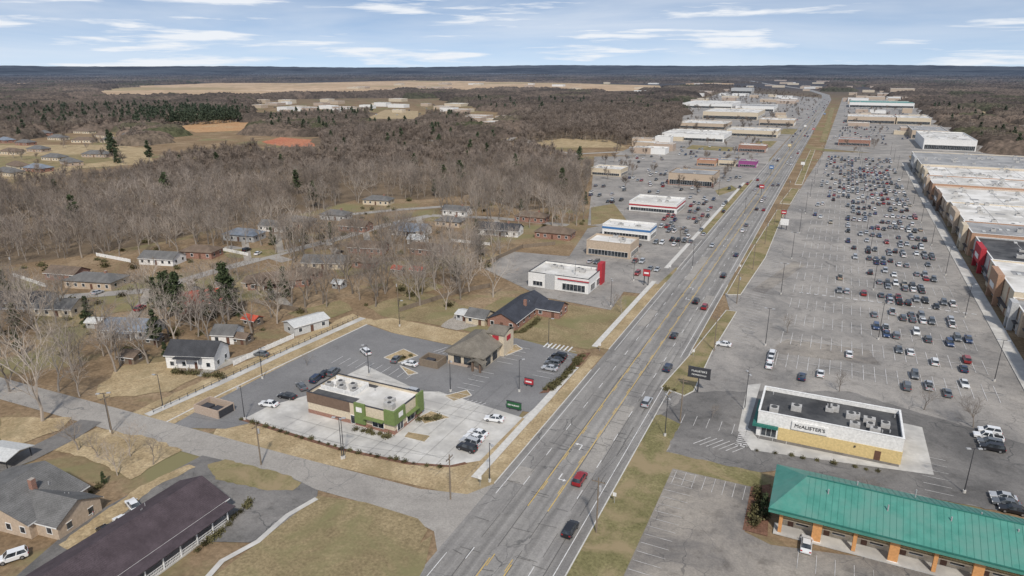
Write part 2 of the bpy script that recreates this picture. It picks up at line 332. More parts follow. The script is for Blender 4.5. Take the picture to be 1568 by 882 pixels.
for a,b,m_ in ((106,166,'straw'),(182,252,'straw'),(280,330,'green'),(345,520,'green')): ribbon('road_verge',[(-55.5,a),(-55.5,b)],3.6,.06,m_,True)
kb=MB()
for a,b in ((106,166),(182,255),(275,330),(345,640)): kb.box(XL-.1,XL+.12,a,b,0,.25)
for a,b in ((60,163),(188,262),(282,640)): kb.box(XR-.12,XR+.1,a,b,0,.25)
meshobj('road_kerb',kb,M['kerb'])
st=MB();ZS=.2
def stalls(a,b,n,L,side=1,mat=st,z=ZS,w=.12):
    a=Vector(a);b=Vector(b);d=(b-a);nn=Vector((-d.y,d.x)).normalized()*L*side
    for i in range(n+1):
        p=a+d*i/n;ln(mat,p.x,p.y,p.x+nn.x,p.y+nn.y,w,z)
stalls((-122,139),(-97,139),9,5);stalls((-77,135),(-77,152),6,5,1)
stalls((-62,156),(-62,176),7,5.2,1);stalls((-80,160),(-80,172),4,5,-1)
for k in range(8): ln(st,-100+k*1.6,158,-98+k*1.6,163,.15,ZS)
for k in range(7): ln(st,-72+k*1.3,175.2,-72+k*1.3,179,.5,ZS)
for k in range(5): ln(st,-78+k*1.2,131,-76+k*1.2,136,.15,ZS)
meshobj('stall_marking',st,M['paint'])
jm=MB()
for k in range(9): ln(jm,-108+k*6,103,-108+k*6,111,.05,.185)
for y in(105,109.5,127,131,136): ln(jm,-112,y,-66,y,.05,.187)
for x in(-80,-76,-72,-68): ln(jm,x,104,x,148,.05,.183)
meshobj('concrete_joint',jm,M['tar'])
poly('lawn',[(690,500),(770,455),(812,458),(930,476),(955,452),(990,455),(925,532),(900,535),(800,520),(760,520)],.035,'lawn')
poly('lawn',[(560,470),(640,445),(720,470),(690,500),(600,488)],.03,'lawn',rag=2)
poly('gravel_drive',[(675,500),(700,480),(735,482),(730,500),(700,506)],.045,'gravel',rag=1)
poly('parking_lot',[(742,412),(830,455),(935,475),(955,447),(1000,452),(1018,440),(1040,430),(1035,405),(960,395),(860,392),(780,385)],.05,'lot')
poly('parking_lot',[(870,395),(1035,412),(1105,355),(1110,345),(1000,330),(900,350)],.055,'lot')
poly('parking_lot',[(900,345),(1095,360),(1165,275),(1180,240),(1060,238),(910,240),(905,300)],.05,'lot')
poly('lawn',[(905,345),(960,338),(940,312),(905,318)],.07,'lawn')
poly('road_verge',[(1000,443),(1020,437),(1045,412),(1035,410)],.07,'green')
poly('road_verge',[(1045,405),(1060,405),(1108,352),(1095,350)],.07,'green')
poly('road_verge',[(1105,335),(1125,335),(1135,318),(1120,316)],.07,'green')
poly('road_verge',[(1130,298),(1150,300),(1170,276),(1150,276)],.07,'green')
poly('parking_lot',[(940,238),(1180,242),(1262,150),(1110,140),(1040,165),(1010,205)],.04,'lot')
for q in ([(1050,228),(1120,232),(1125,226),(1060,222)],[(1100,300),(1130,290),(1120,284),(1095,292)],[(1150,225),(1180,226),(1190,216),(1160,216)],[(1190,205),(1215,206),(1222,198),(1200,197)]): poly('lawn',q,.08,'green')
# ---------------------------------------------------------------- right side
poly('verge',[(850,905),(925,730),(985,640),(1012,635),(1042,650),(1020,692),(1165,724),(1185,745),(1150,746),(1030,718),(945,905)],.03,'green')
poly('motel_lot',[(1030,718),(1150,746),(1140,815),(1180,835),(1700,905),(1700,1000),(900,1000),(955,882)],.06,'lotm')
poly('mulch_bed',[(1150,746),(1180,742),(1175,822),(1137,812)],.07,'mulch')
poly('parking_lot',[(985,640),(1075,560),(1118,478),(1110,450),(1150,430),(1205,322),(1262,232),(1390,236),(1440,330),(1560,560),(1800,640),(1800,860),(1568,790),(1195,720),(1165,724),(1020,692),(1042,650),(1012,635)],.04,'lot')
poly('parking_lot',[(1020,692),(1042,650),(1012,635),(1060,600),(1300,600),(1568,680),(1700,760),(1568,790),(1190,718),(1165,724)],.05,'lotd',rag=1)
poly('lot_patch',[(1150,445),(1215,400),(1235,405),(1170,450)],.06,'lotm');poly('lot_patch',[(1205,520),(1330,535),(1350,560),(1180,540)],.06,'lotm',rag=1.5)
poly('concrete_pad',[(1145,590),(1165,588),(1145,655),(1160,672),(1376,716),(1380,648),(1412,655),(1430,728),(1150,690),(1130,660)],.07,'conc')
poly('grass_island',[(1012,594),(1048,607),(1062,600),(1090,540),(1128,478),(1112,476),(1060,540)],.2,'green',kerb=True)
poly('grass_island',[(1112,452),(1134,452),(1172,395),(1202,322),(1190,322),(1150,385)],.2,'green',kerb=True)
poly('grass_island',[(1194,312),(1210,313),(1224,290),(1212,289)],.2,'green',kerb=True)
poly('grass_island',[(1217,283),(1228,283),(1248,230),(1241,230)],.2,'green',kerb=True)
poly('parking_lot',[(1262,228),(1530,250),(1500,205),(1430,175),(1400,152),(1290,150)],.03,'lot')
poly('grass_island',[(1255,218),(1265,218),(1278,165),(1272,165)],.2,'green')
poly('rail_verge',[(1430,152),(1640,250),(1760,290),(1760,265),(1445,148)],.05,'straw')
ribbon('railway_bed',[(1700,262),(1568,215),(1480,172),(1432,151)],6,.08,'gravel')
for off in(0,3): ribbon('railway_track',[(1700+off,262),(1568+off,215),(1480+off*.5,172),(1432,151)],.5,.12,'rust')
ribbon('highway',[(1720,240),(1568,192),(1480,158),(1438,143)],10,.09,'side')
def dens(x,y):
    if y<215: return .10 if x>20 else .01
    if y<345: return .5 if x>16 else (.07 if x>4 else .01)
    if y<470: return .42 if x>6 else .08
    if y<640: return .60 if x>-2 else .3
    return .4
bl=MB();carspots=[]
for k in range(29):
    yc=196+18.2*k;x=-8.0;ph=U(0,9)
    while x<47:
        if yc<600: ln(bl,x,yc-5.3,x,yc+5.3,.16,ZS)
        for s in(-1,1):
            if R()<dens(x,yc)*(1+.6*noise.noise((x*.12,yc*.05+s*5,ph))) and x<44: carspots.append((x+1.4,yc+s*2.75,0 if R()<.5 else math.pi))
        x+=2.8
    if yc<600: ln(bl,-8,yc,47,yc,.15,ZS+.004)
y=205
while y<560:
    if not 262<y<282: ln(bl,-21.5,y,-16.2,y-1.5,.14,ZS)
    y+=2.9
for k in range(14): ln(bl,24.5,118+k*2.8,29.5,118+k*2.8,.12,ZS)
for k in range(9): ln(bl,-25+k*2.9,151.5,-25+k*2.9,146.5,.12,ZS)
for k in range(22):
    x=-6+k*2.6;ln(bl,x,264,x+1.4,264,1.1,ZS)
for k in range(7): ln(bl,-20.5+k*1.4,138.5,-17.5+k*1.4,143,.2,ZS)
for k in range(10): ln(bl,-12,142+k*.9,-9.6,142+k*.9,.4,ZS)
meshobj('parking_marking',bl,M['fadep'])
ml=MB();a=Vector(G(1030,718));b_=Vector(G(955,882))
for k in range(17):
    p=a+(b_-a)*(k+.3)/14;ln(ml,p.x+.3,p.y,p.x+5.3,p.y,.1,ZS)
a=Vector(G(1030,718));b_=Vector(G(1150,746))
for k in range(8):
    p=a+(b_-a)*(k+.5)/8;ln(ml,p.x,p.y-.4,p.x,p.y-5.4,.1,ZS)
for k in range(16): ln(ml,3+k*2.9,110.5,3+k*2.9,105.5,.1,ZS)
meshobj('motel_marking',ml,M['fadep'])
poly('driveway',[(0,905),(120,800),(240,735),(310,698),(440,728),(487,752),(485,765),(400,832),(300,830),(150,905)],.05,'lotd')
poly('lawn',[(318,712),(345,704),(440,728),(462,740),(448,752),(410,752),(330,735)],.07,'green',rag=.5)
poly('lawn',[(487,760),(560,770),(640,795),(655,812),(600,905),(300,905),(395,832)],.055,'lawn')
poly('lawn',[(640,835),(662,820),(650,870),(630,905),(600,905)],.06,'lawn')
ribbon('garden_path',[(300,905),(340,860),(395,830),(440,790),(485,764)],1.1,.08,'conc')
poly('verge',[(70,690),(150,655),(225,670),(280,690),(200,735),(130,700)],.03,'straw',rag=1)
poly('verge',[(90,835),(215,745),(290,712),(300,716),(240,745),(110,850)],.07,'straw',rag=.6)
poly('lawn',[(0,640),(110,640),(90,660),(0,690)],.03,'straw',rag=1)
ribbon('driveway',[(140,645),(100,670),(40,700),(-40,730)],6,.065,'lotd')
poly('lawn',[(150,590),(190,560),(270,550),(310,575),(260,600),(150,612)],.03,'straw',rag=2)
poly('lawn',[(0,440),(40,425),(65,440),(30,455),(0,455)],.03,'green',rag=1)
poly('lawn',[(330,385),(380,380),(440,385),(400,395),(350,395)],.028,'green',rag=2)
for q in ([(330,440),(400,425),(420,450),(350,470)],[(180,455),(260,445),(250,470),(170,480)],[(500,400),(560,395),(590,410),(520,425)],[(650,400),(700,390),(720,400),(660,415)],[(60,480),(130,470),(120,500),(50,505)],[(600,430),(660,425),(680,440),(620,455)],[(440,480),(520,460),(540,475),(480,495)]): poly('lawn',q,.025,'lawn',rag=3)
ribbon('driveway',[(300,575),(350,555),(400,540)],4,.05,'concd')
ribbon('driveway',[(385,425),(420,450),(440,470)],4,.05,'gravel')
ribbon('driveway',[(230,445),(215,470),(200,490)],3.5,.05,'gravel');ribbon('driveway',[(500,370),(520,392)],3.5,.05,'concd');ribbon('driveway',[(640,334),(650,355)],3.5,.05,'concd')
for q in ([(140,455),(150,440)],[(60,462),(50,475)],[(380,400),(375,370)],[(430,388),(425,358)],[(560,355),(565,380)],[(760,336),(765,352)],[(850,343),(848,358)],[(290,428),(300,455)]): ribbon('driveway',q,3.2,.052,'gravel')
# ---------------------------------------------------------------- buildings
def rtu(ob,x,y,z,w=2,d=1.6,h=1.2):
    ob.m('rooftop_unit','hvac').box(x,x+w,y,y+d,z,z+h);ob.m('unit_fan','fan').cyl(x+w*.5,y+d*.5,z+h,z+h+.12,min(w,d)*.36,n=10)
def flat(name,x0,x1,y0,y1,h,wall,roof,trim='trimw',glaz=(),units=3,par=.7,band=None,base=None):
    w=x1-x0;d=y1-y0;ob=Obj(name,(x0,y0));occ.append(((x0+x1)/2,(y0+y1)/2,max(w,d)/2+3))
    W=ob.m('walls',wall);W.box(0,w,0,d,0,h)
    t=.3
    for b in ((0,w,0,t),(0,w,d-t,d),(0,t,t,d-t),(w-t,w,t,d-t)): W.box(*b,h,h+par)
    C=ob.m('coping',trim);e=.08
    for b in ((-e,w+e,-e,t+.05),(-e,w+e,d-t-.05,d+e),(-e,t+.05,t+.05,d-t-.05),(w-t-.05,w+e,t+.05,d-t-.05)): C.box(*b,h+par,h+par+.12)
    ob.m('roof',roof).box(t,w-t,t,d-t,h+.01,h+.08)
    if band:
        bm_,z0,z1=band;B=ob.m('fascia_band',bm_);e=.12;B.box(-e,w+e,-e,0,z0,z1);B.box(-e,w+e,d,d+e,z0,z1);B.box(-e,0,0,d,z0,z1);B.box(w,w+e,0,d,z0,z1)
    if base:
        bm_,z0,z1=base;B=ob.m('wall_base',bm_);e=.07;B.box(-e,w+e,-e,0,z0,z1);B.box(-e,0,0,d,z0,z1);B.box(w,w+e,0,d,z0,z1)
    for (face,a0,a1,z0,z1) in glaz: window(ob,face,a0,a1,z0,z1,w,d)
    for k in range(units):
        rtu(ob,U(1.5,max(1.6,w-4)),U(1.2,max(1.3,d-3)),h+.08,U(1.6,2.6),U(1.3,2),U(.9,1.5))
    if w*d>150:
        for k in range(int(min(20,w*d/60))): ob.m('roof_vent','metal').cyl(U(1,w-1),U(1,d-1),h+.08,h+U(.5,.9),.15,n=6)
    if w*d>1500:
        for k in range(8):
            x=U(4,w-8);y=U(4,d-6);ob.m('roof_patch','rgrey').box(x,x+U(2,8),y,y+U(1,6),h+.081,h+.09+k*.003)
        for k in range(1,int(w/14)): ob.m('roof_seam','rgrey').box(k*14,k*14+.25,.4,d-.4,h+.08,h+.15)
        for k in range(10):
            x=U(3,w-4);y=U(3,d-4);ob.m('skylight','shed').box(x,x+1.2,y,y+2.4,h+.08,h+.35)
    return ob
def window(ob,face,a0,a1,z0,z1,w,d,mat='glass',fr='trimw'):
    e=.04;f=.07;Gm=ob.m('windows',mat);Fm=ob.m('window_frames',fr)
    def bx(mb,a,b,za,zb,ee):
        if face=='f': mb.box(a,b,-.13-ee,0,za,zb)
        elif face=='b': mb.box(a,b,d,d+.13+ee,za,zb)
        elif face=='l': mb.box(-.13-ee,0,a,b,za,zb)
        else: mb.box(w,w+.13+ee,a,b,za,zb)
    bx(Gm,a0+f,a1-f,z0+f,z1-f,0)
    bx(Fm,a0,a1,z1-f,z1,e);bx(Fm,a0,a1,z0,z0+f,e);bx(Fm,a0,a0+f,z0+f,z1-f,e);bx(Fm,a1-f,a1,z0+f,z1-f,e)
    n=int((a1-a0)/1.6)
    for i in range(1,n+1):
        if n>0 and a1-a0>1.5:
            m_=a0+(a1-a0)*i/(n+1);bx(Fm,m_-f/2,m_+f/2,z0+f,z1-f,e)
def sign_text(parent,txt,loc,size,mat,rotz=0,name='lettering'):
    c=bpy.data.curves.new(name,'FONT');c.body=txt;c.size=size;c.align_x='CENTER';c.align_y='CENTER';c.extrude=.04;c.materials.append(M[mat])
    o=bpy.data.objects.new(name,c);col.objects.link(o);o.location=loc;o.rotation_euler=(math.pi/2,0,rotz);o.parent=parent;return o
b=flat('fast_casual_restaurant',-108,-83,113.5,125,4.9,'wcream','rwhite','wdark',
 [('f',19,22.2,.9,2.8),('r',1,3.4,.4,2.9),('r',5,8,.6,2.9),('f',12.8,14,.3,2.5)],2,.7,base=('brick',0,1.1))
b.m('upper_band','wbrown').box(-.1,12.6,-.12,0,3.0,5.62)
b.m('green_tower','wgreen').box(14.2,17.2,-.5,0,0.9,6.1);b.m('green_tower','wgreen').box(22.6,25.5,-.5,0,2.6,6.1)
b.m('green_tower','wgreen').box(25,25.5,0,4,2.6,6.1);b.m('green_tower','wgreen').box(25,25.5,9,11.8,1.0,6.1)
b.m('awning','wgreen').box(17.2,22.6,-1.3,-.15,2.95,3.15);b.m('awning','wgreen').box(25.1,26.2,4.2,9,2.95,3.15)
b.m('sign_panel','wwhite').box(14.9,16.5,-.62,-.52,4,5.2);b.m('sign_panel','wwhite').box(25.52,25.62,1.2,2.8,4,5.2)
b.m('roof_screen','wwhite').box(1.2,11,3.6,3.75,4.99,6.2).box(1.2,11,9.4,9.55,4.99,6.2).box(11,11.15,3.6,9.55,4.99,6.2)
b.m('dark_roof','rblack').box(.5,13,.5,3.4,4.985,5.03).box(.5,13,9.7,11,4.985,5.03)
for k in range(5): rtu(b,1.6+k*1.9,4.6+(k%2)*2,5.0,1.5,1.5,1.3)
b.done()
tr=Obj('trash_enclosure',G(298,632));w=tr.m('walls','brickt');w.box(0,8,0,.3,0,2.2);w.box(0,.3,.3,5,0,2.2);w.box(7.7,8,.3,5,0,2.2);w.box(.3,7.7,4.7,5,0,2.2);tr.m('gate','dmetal').box(8.0,8.1,.3,4.6,.2,2.0);tr.m('dumpster','wdark').box(1,3.6,1.2,3.2,0,1.6).box(4.4,7,1.2,3.2,0,1.6);tr.done()
tr=Obj('trash_enclosure',G(642,560));w=tr.m('walls','wood');w.box(0,6,0,.3,0,2.2);w.box(0,.3,.3,5,0,2.2);w.box(5.7,6,.3,5,0,2.2);w.box(.3,5.7,4.7,5,0,2.2);tr.m('dumpster','wdark').box(1,3.6,1.2,3.2,0,1.6);tr.done()
x0,y0=G(686,556);x0=round(x0);y0=round(y0)
c=Obj('coffee_shop',(x0,y0));occ.append((x0+6,y0+8,12))
c.m('walls','wcream').box(0,11,0,17,0,3.8);c.m('roof','stan').hip(0,11,0,17,3.95,3.3,.9,.25)
c.m('wall_base','brickt').box(-.07,11.07,-.07,0,0,1);c.m('tower','wcream').box(7,12.2,11,17.6,0,6.8);c.m('tower_cap','stan').gable(7,12.2,11,17.6,6.8,1.2)
c.m('porch_column','wbrown').box(8.6,9.1,-2,-1.5,0,2.9).box(10.9,11.4,-2,-1.5,0,2.9);c.m('porch_roof','stan').gable(8,12,-2.2,-.2,2.9,.9,axis='y')
for a in(2,5.2): window(c,'f',a,a+2.2,.9,2.9,11,17,fr='dmetal')
for a in(2,6.2): window(c,'r',a,a+2.6,.5,3.0,11,17,fr='dmetal')
c.m('sign_panel','wred').box(12.2,12.32,13,15.4,4.3,5.7);c.m('sign_panel','wred').box(8.6,10.6,10.88,11,4.9,6.2)
c.done()
def house(name,px,py,w,d,h,rot,roof,wall,style='gable',axis='x',rise=None,world=None,porch=False,chim=False):
    x,y=world or G(px,py);rot=math.radians(rot);o=Obj(name,(x,y),rot);occ.append((x,y,max(w,d)/2+3))
    a,b_,c_,d_=-w/2,w/2,-d/2,d/2;rise=rise or (d if axis=='x' else w)/2*.5
    o.m('walls',wall).box(a,b_,c_,d_,0,h)
    if style=='gable':
        o.m('roof',roof).gable(a,b_,c_,d_,h,rise,axis=axis);o.m('gable_ends',wall).gend(a,b_,c_,d_,h,rise,axis)
        e=.42;F=o.m('fascia','trimw');k=rise/((d if axis=='x' else w)/2)
        if axis=='x':
            F.box(a-.4,b_+.4,c_-e-.03,c_-e+.02,h-e*k-.1,h-e*k+.1);F.box(a-.4,b_+.4,d_+e-.02,d_+e+.03,h-e*k-.1,h-e*k+.1)
        else:
            F.box(a-e-.03,a-e+.02,c_-.4,d_+.4,h-e*k-.1,h-e*k+.1);F.box(b_+e-.02,b_+e+.03,c_-.4,d_+.4,h-e*k-.1,h-e*k+.1)
    else: o.m('roof',roof).hip(a,b_,c_,d_,h+.2,rise)
    Gm=o.m('windows','glass');Fm=o.m('window_frames','trimw')
    n=max(2,int(w/3.2))
    for i in range(n):
        xx=a+w*(i+.5)/n
        if i==n//2: 
            o.m('door','door').box(xx-.5,xx+.5,c_-.06,c_,.1,2.2);continue
        for (ya,yb,s) in ((c_-.05,c_,-1),(d_,d_+.05,1)):
            ya2=ya-(.03 if s<0 else 0);yb2=yb+(.03 if s>0 else 0)
            Gm.box(xx-.55,xx+.55,ya,yb,1.0,2.2);Fm.box(xx-.68,xx+.68,ya2,yb2,.88,.98);Fm.box(xx-.68,xx+.68,ya2,yb2,2.22,2.34)
            for q in(-.66,.56): Fm.box(xx+q,xx+q+.1,ya2,yb2,.98,2.22)
    m_=max(1,int(d/4))
    for i in range(m_):
        yy=c_+d*(i+.5)/m_
        for (xa,xb) in ((a-.05,a),(b_,b_+.05)):
            Gm.box(xa,xb,yy-.5,yy+.5,1.0,2.2)
            xa-=.03 if xa<0 else 0;xb+=.03 if xb>0 else 0;Fm.box(xa,xb,yy-.62,yy+.62,.88,.98);Fm.box(xa,xb,yy-.62,yy+.62,2.22,2.34)
    if porch:
        o.m('porch_deck','wood').box(-w*.25,w*.25,c_-2,c_,0,.3);o.m('porch_roof',roof).box(-w*.27,w*.27,c_-2.2,c_-.5,h-.35,h-.2)
        for q in(-w*.24,0,w*.24): o.m('porch_post','trimw').box(q-.07,q+.07,c_-1.95,c_-1.8,.3,h-.35)
    if chim: o.m('chimney','brick').box(w*.2,w*.2+.9,-.4,.5,h,h+rise+.9)
    for k in range(3): o.m('roof_vent_pipe','metal').cyl(U(a*.6,b_*.6),U(.3,.5)*d_,h,h+rise*.75,.07,n=6)
    o.done();return o
hx,hy=G(790,487)
house('brick_house',0,0,10,26,2.9,0,'slate','brick','gable','y',2.4,world=(hx,hy+2),chim=True)
house('brick_house',0,0,9,8,2.8,0,'slate','brick','gable','x',2,world=(hx+9.0,hy+9))
house('detached_garage',735,492,7,7,2.6,0,'sgrey','wcream','gable','x')
house('carport',712,488,4,5,2.4,0,'shed','wgrey','gable','x',.6)
HS=[('white_house',305,556,14,8.5,4.2,20,'sdark','wwhite','gable','x',2.8,1),('white_garage',350,520,7,7,3,20,'sgrey','wwhite','gable','x',2,0),
('wood_shed',372,524,5,4,2.2,10,'sbrown','wood','gable','x',1,0),
('metal_shed',470,503,12,7,3,70,'shed','shed','gable','x',1,0),('red_shed',388,497,5,4,2.4,0,'sred','wood','gable','x',1,0),
('brick_house',308,470,16,11,2.9,50,'sred','brick','gable','x',3.2,0),('brick_house',428,436,22,10,2.9,40,'sbrown','brick','hip','x',2.4,1),
('bungalow',205,510,15,10,2.9,20,'sblue','wgrey','gable','x',2.2,1),('white_house',38,468,18,10,3,25,'sdark','wwhite','gable','x',2.4,1),
('bungalow',150,437,20,10,3,15,'sgrey','wtan','hip','x',2.2,0),('bungalow',375,366,17,10,3,10,'sblue','wgrey','hip','x',2.4,0),
('white_house',422,352,14,9,3,10,'sgrey','wwhite','gable','x',2.2,0),('bungalow',500,408,18,9,2.9,20,'sgrey','wcream','gable','x',2.2,0),
('brick_house',565,385,16,9,2.9,15,'sbrown','brick','gable','x',2.2,0),('bungalow',630,358,18,10,3,10,'sblue','wwhite','gable','x',2.6,1),
('white_house',640,372,8,7,2.6,10,'shed','wwhite','gable','x',1.6,0),('bungalow',515,335,15,9,2.9,10,'sgrey','wgrey','hip','x',2.2,0),
('bungalow',580,312,17,9,2.9,10,'sgrey','wcream','hip','x',2.2,0),('white_house',765,358,22,10,3.2,8,'sdark','wwhite','gable','x',2.6,1),
('brick_house',850,363,18,10,3,4,'sbrown','brick','hip','x',2.4,0),('bungalow',690,345,14,9,2.9,5,'sgrey','wtan','hip','x',2,0),
('wood_shed',610,418,4,4,2.2,5,'sred','wood','gable','x',1,0),('bungalow',395,440,8,7,2.7,5,'sbrown','wtan','gable','x',1.6,0),
('wood_shed',205,552,5,5,2.2,10,'sbrown','wood','gable','x',1,0),('bungalow',560,408,9,7,2.7,5,'sbrown','brick','hip','x',1.6,0),
('wood_shed',640,420,5,4,2.3,5,'sred','wood','gable','x',1,0),('bungalow',105,425,14,8,2.8,12,'sbrown','brick','gable','x',2,0),
('bungalow',250,402,16,9,2.9,15,'sgrey','wwhite','gable','x',2.2,0),('brick_house',310,392,15,9,2.9,15,'sbrown','brick','hip','x',2.2,0),
('bungalow',460,345,15,9,2.9,8,'sgrey','wtan','hip','x',2.2,0),('brick_house',545,352,15,9,2.9,8,'sbrown','brick','gable','x',2.2,0),
('white_house',700,328,15,9,2.9,5,'sgrey','wwhite','gable','x',2.2,0),('brick_house',815,338,17,9,2.9,3,'sbrown','brick','hip','x',2.2,0),
('bungalow',95,478,14,9,2.9,20,'sgrey','wcream','gable','x',2.2,0),('wood_shed',240,525,5,4,2.2,15,'sgrey','wood','gable','x',1,0),
('wood_shed',150,500,5,4,2.2,15,'shed','wgrey','gable','x',1,0),('wood_shed',345,440,5,4,2.2,15,'sgrey','wwhite','gable','x',1,0),('wood_shed',520,440,4,4,2.2,5,'shed','wgrey','gable','x',1,0),
('brick_house',655,388,14,8,2.9,5,'sbrown','brick','gable','x',2,0),('bungalow',470,425,10,7,2.7,5,'sbrown','brick','hip','x',1.6,0)]
for (nm,px,py,w,d,h,rot,ro,wa,sty,ax,ri,po) in HS: house(nm,px,py,w,d,h,rot,ro,wa,sty,ax,ri,porch=bool(po),chim=R()<.3)
for (px,py,ro) in ((15,268,'sgrey'),(60,262,'sblue'),(110,252,'sgrey'),(30,258,'sbrown'),(85,245,'sgrey'),(130,218,'sbrown'),(40,222,'sgrey'),(90,214,'sgrey'),(160,210,'sbrown'),(10,218,'sblue'),(200,210,'sgrey'),(70,207,'sgrey'),(130,204,'sbrown'),(-30,225,'sgrey'),(170,218,'sgrey'),(20,236,'sbrown'),(150,240,'sgrey'),(60,232,'sgrey')):
    house('brick_house',px,py,U(18,26),11,3,U(-20,30),ro,random.choice(['brick','brickt','wcream']),'hip','x',3)
o=house('long_house',0,0,12.5,33,3.0,0,'splum','brick','gable','y',2.8,world=(-101.5,60))
pr=Obj('covered_porch',(-95,43));pr.m('deck','conc').box(0,2.6,0,32,0,.25);pr.m('roof','splum').box(-.3,3.0,-.3,32.6,2.75,2.9)
for k in range(10): pr.m('post','trimw').box(2.3,2.5,.3+k*3.4,.5+k*3.4,.25,2.75)
for z in (.7,1.2): pr.m('railing','trimw').box(2.36,2.44,.3,31,z,z+.06)
for k in range(100): pr.m('railing','trimw').box(2.38,2.42,.4+k*.3,.45+k*.3,.25,1.2)
pr.done()
gx,gy=G(48,786)
house('grey_roof_house',0,0,20,12,3.2,8,'sgrey','wtan','gable','y',3.4,world=(gx-3,gy),chim=True)
house('grey_roof_house',0,0,12,9,3.0,8,'sgrey','wtan','gable','x',2.4,world=(gx+6,gy+1))
cp=Obj('metal_carport',G(10,706),.2);cp.m('roof','shed').gable(-4,4,-3,3,2.5,.7)
for q in((-3.6,-2.8),(3.6,-2.8),(-3.6,2.8),(3.6,2.8)): cp.m('post','dmetal').box(q[0]-.08,q[0]+.08,q[1]-.08,q[1]+.08,0,2.6)
cp.done()
x0,y0=G(806,440);x1,y1=G(903,449)
b=flat('burger_restaurant',x0,x1,(y0+y1)/2,(y0+y1)/2+17,5,'wwhite','rwhite','wdark',[('f',14,23,.6,3.2),('r',2,7,.6,3.2),('r',9,15,.6,3.2),('f',2,6,.8,2.6)],5,.8)
W_=x1-x0;b.m('red_fin','wred').box(W_-1,W_+.8,13,17.2,0,8.5);b.m('red_stripe','wred').box(W_*.5,W_+.3,-.35,-.13,4.5,4.9);b.m('grey_block','wgrey').box(W_*.3,W_*.45,-.5,-.13,0,6.0);b.done()
def fbd(name,pl,pr_,d,h,wall,roof,**k):
    a=G(*pl);c_=G(*pr_);w=c_[0]-a[0];y=(a[1]+c_[1])/2
    flat(name,a[0],c_[0],y,y+d,h,wall,roof,glaz=[('f',1,w-1,.6,h*.5),('r',1,d-1,.6,h*.5)],**k).done()
fbd('retail_shop',(897,390),(965,397),14,6,'wtan','rwhite',trim='wtan')
fbd('tyre_shop',(920,363),(996,368),13,5.5,'wwhite','rwhite',band=('wblue',4.2,5.2))
fbd('fried_chicken_restaurant',(962,323),(1036,328),24,5,'wwhite','rwhite',band=('wred',3.4,4.2))
fbd('retail_shop',(1022,283),(1092,287),26,8,'wtan','rgrey',trim='wbrown',band=('brick',0.1,3))
fbd('retail_shop',(905,268),(950,271),20,5,'wcream','rwhite')
fbd('mexican_restaurant',(1066,254),(1096,255),12,4.5,'wterra','rwhite',trim='wred')
fbd('retail_shop',(1099,254),(1126,255),12,4.5,'wcream','rgrey',trim='wblue')
fbd('retail_shop',(1130,256),(1158,257),12,4.8,'wpurple','rgrey',trim='wgrey')
fbd('retail_shop',(1130,232),(1172,234),18,6,'brick','rwhite',trim='wtan')
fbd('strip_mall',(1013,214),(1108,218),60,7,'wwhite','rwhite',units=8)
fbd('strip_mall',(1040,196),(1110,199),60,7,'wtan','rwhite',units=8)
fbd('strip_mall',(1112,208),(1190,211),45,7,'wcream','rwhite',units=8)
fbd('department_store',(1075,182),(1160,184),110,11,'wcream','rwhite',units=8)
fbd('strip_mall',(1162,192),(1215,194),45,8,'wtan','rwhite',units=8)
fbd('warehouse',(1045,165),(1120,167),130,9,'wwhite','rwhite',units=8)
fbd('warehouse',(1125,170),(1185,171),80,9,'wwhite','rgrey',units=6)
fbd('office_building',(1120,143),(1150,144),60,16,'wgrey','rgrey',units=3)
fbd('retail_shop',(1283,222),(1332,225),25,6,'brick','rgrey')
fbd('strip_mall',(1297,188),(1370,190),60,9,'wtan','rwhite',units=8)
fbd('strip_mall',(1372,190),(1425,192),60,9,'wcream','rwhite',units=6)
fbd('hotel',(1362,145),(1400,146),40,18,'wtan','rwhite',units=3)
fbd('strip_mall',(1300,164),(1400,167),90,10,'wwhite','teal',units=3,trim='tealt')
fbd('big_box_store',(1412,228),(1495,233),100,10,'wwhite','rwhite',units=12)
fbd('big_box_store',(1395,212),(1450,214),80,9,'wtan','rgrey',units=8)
def sprawl(n,xa,xb,ya,yb,wr,mats=('rwhite','rgrey','rwhite','sbrown')):
    for k in range(n):
        px=U(xa,xb);py=U(ya,yb);x,y=G(px,py);w=U(*wr);d=w*U(.5,.9)
        if XL-15<x+w and x<XR+12: continue
        flat('commercial_building',x,x+w,y,y+d,U(4,8),random.choice(['wwhite','wtan','wcream','brickt']),random.choice(mats),units=1).done()
sprawl(34,1040,1255,128,160,(20,50));sprawl(30,1290,1400,134,162,(20,50));sprawl(34,380,700,152,176,(18,42));sprawl(12,500,760,128,140,(25,60));sprawl(16,700,1000,128,150,(25,55));sprawl(10,1180,1250,122,136,(40,80))
sprawl(8,690,760,180,196,(18,40));sprawl(8,960,1030,215,238,(12,22));sprawl(8,1180,1240,165,225,(12,25));sprawl(10,1290,1420,170,215,(14,28))
SS=[(176,246,9,'wcream','rwhite','wbrown'),(246,262,7.5,'wtan','rgrey','wgrey'),(262,306,9.5,'wcream','rwhite','wterra'),(306,352,8.5,'wgrey','rblack','wred'),(352,380,10,'wterra','rgrey','wcream'),(380,440,9,'wcream','rwhite','wtan'),(440,500,8.5,'wtan','rwhite','wbrown'),(500,540,10,'wterra','rwhite','wtan'),(540,600,9,'wtan','rwhite','wcream'),(600,690,10,'wcream','rgrey','wgrey')]
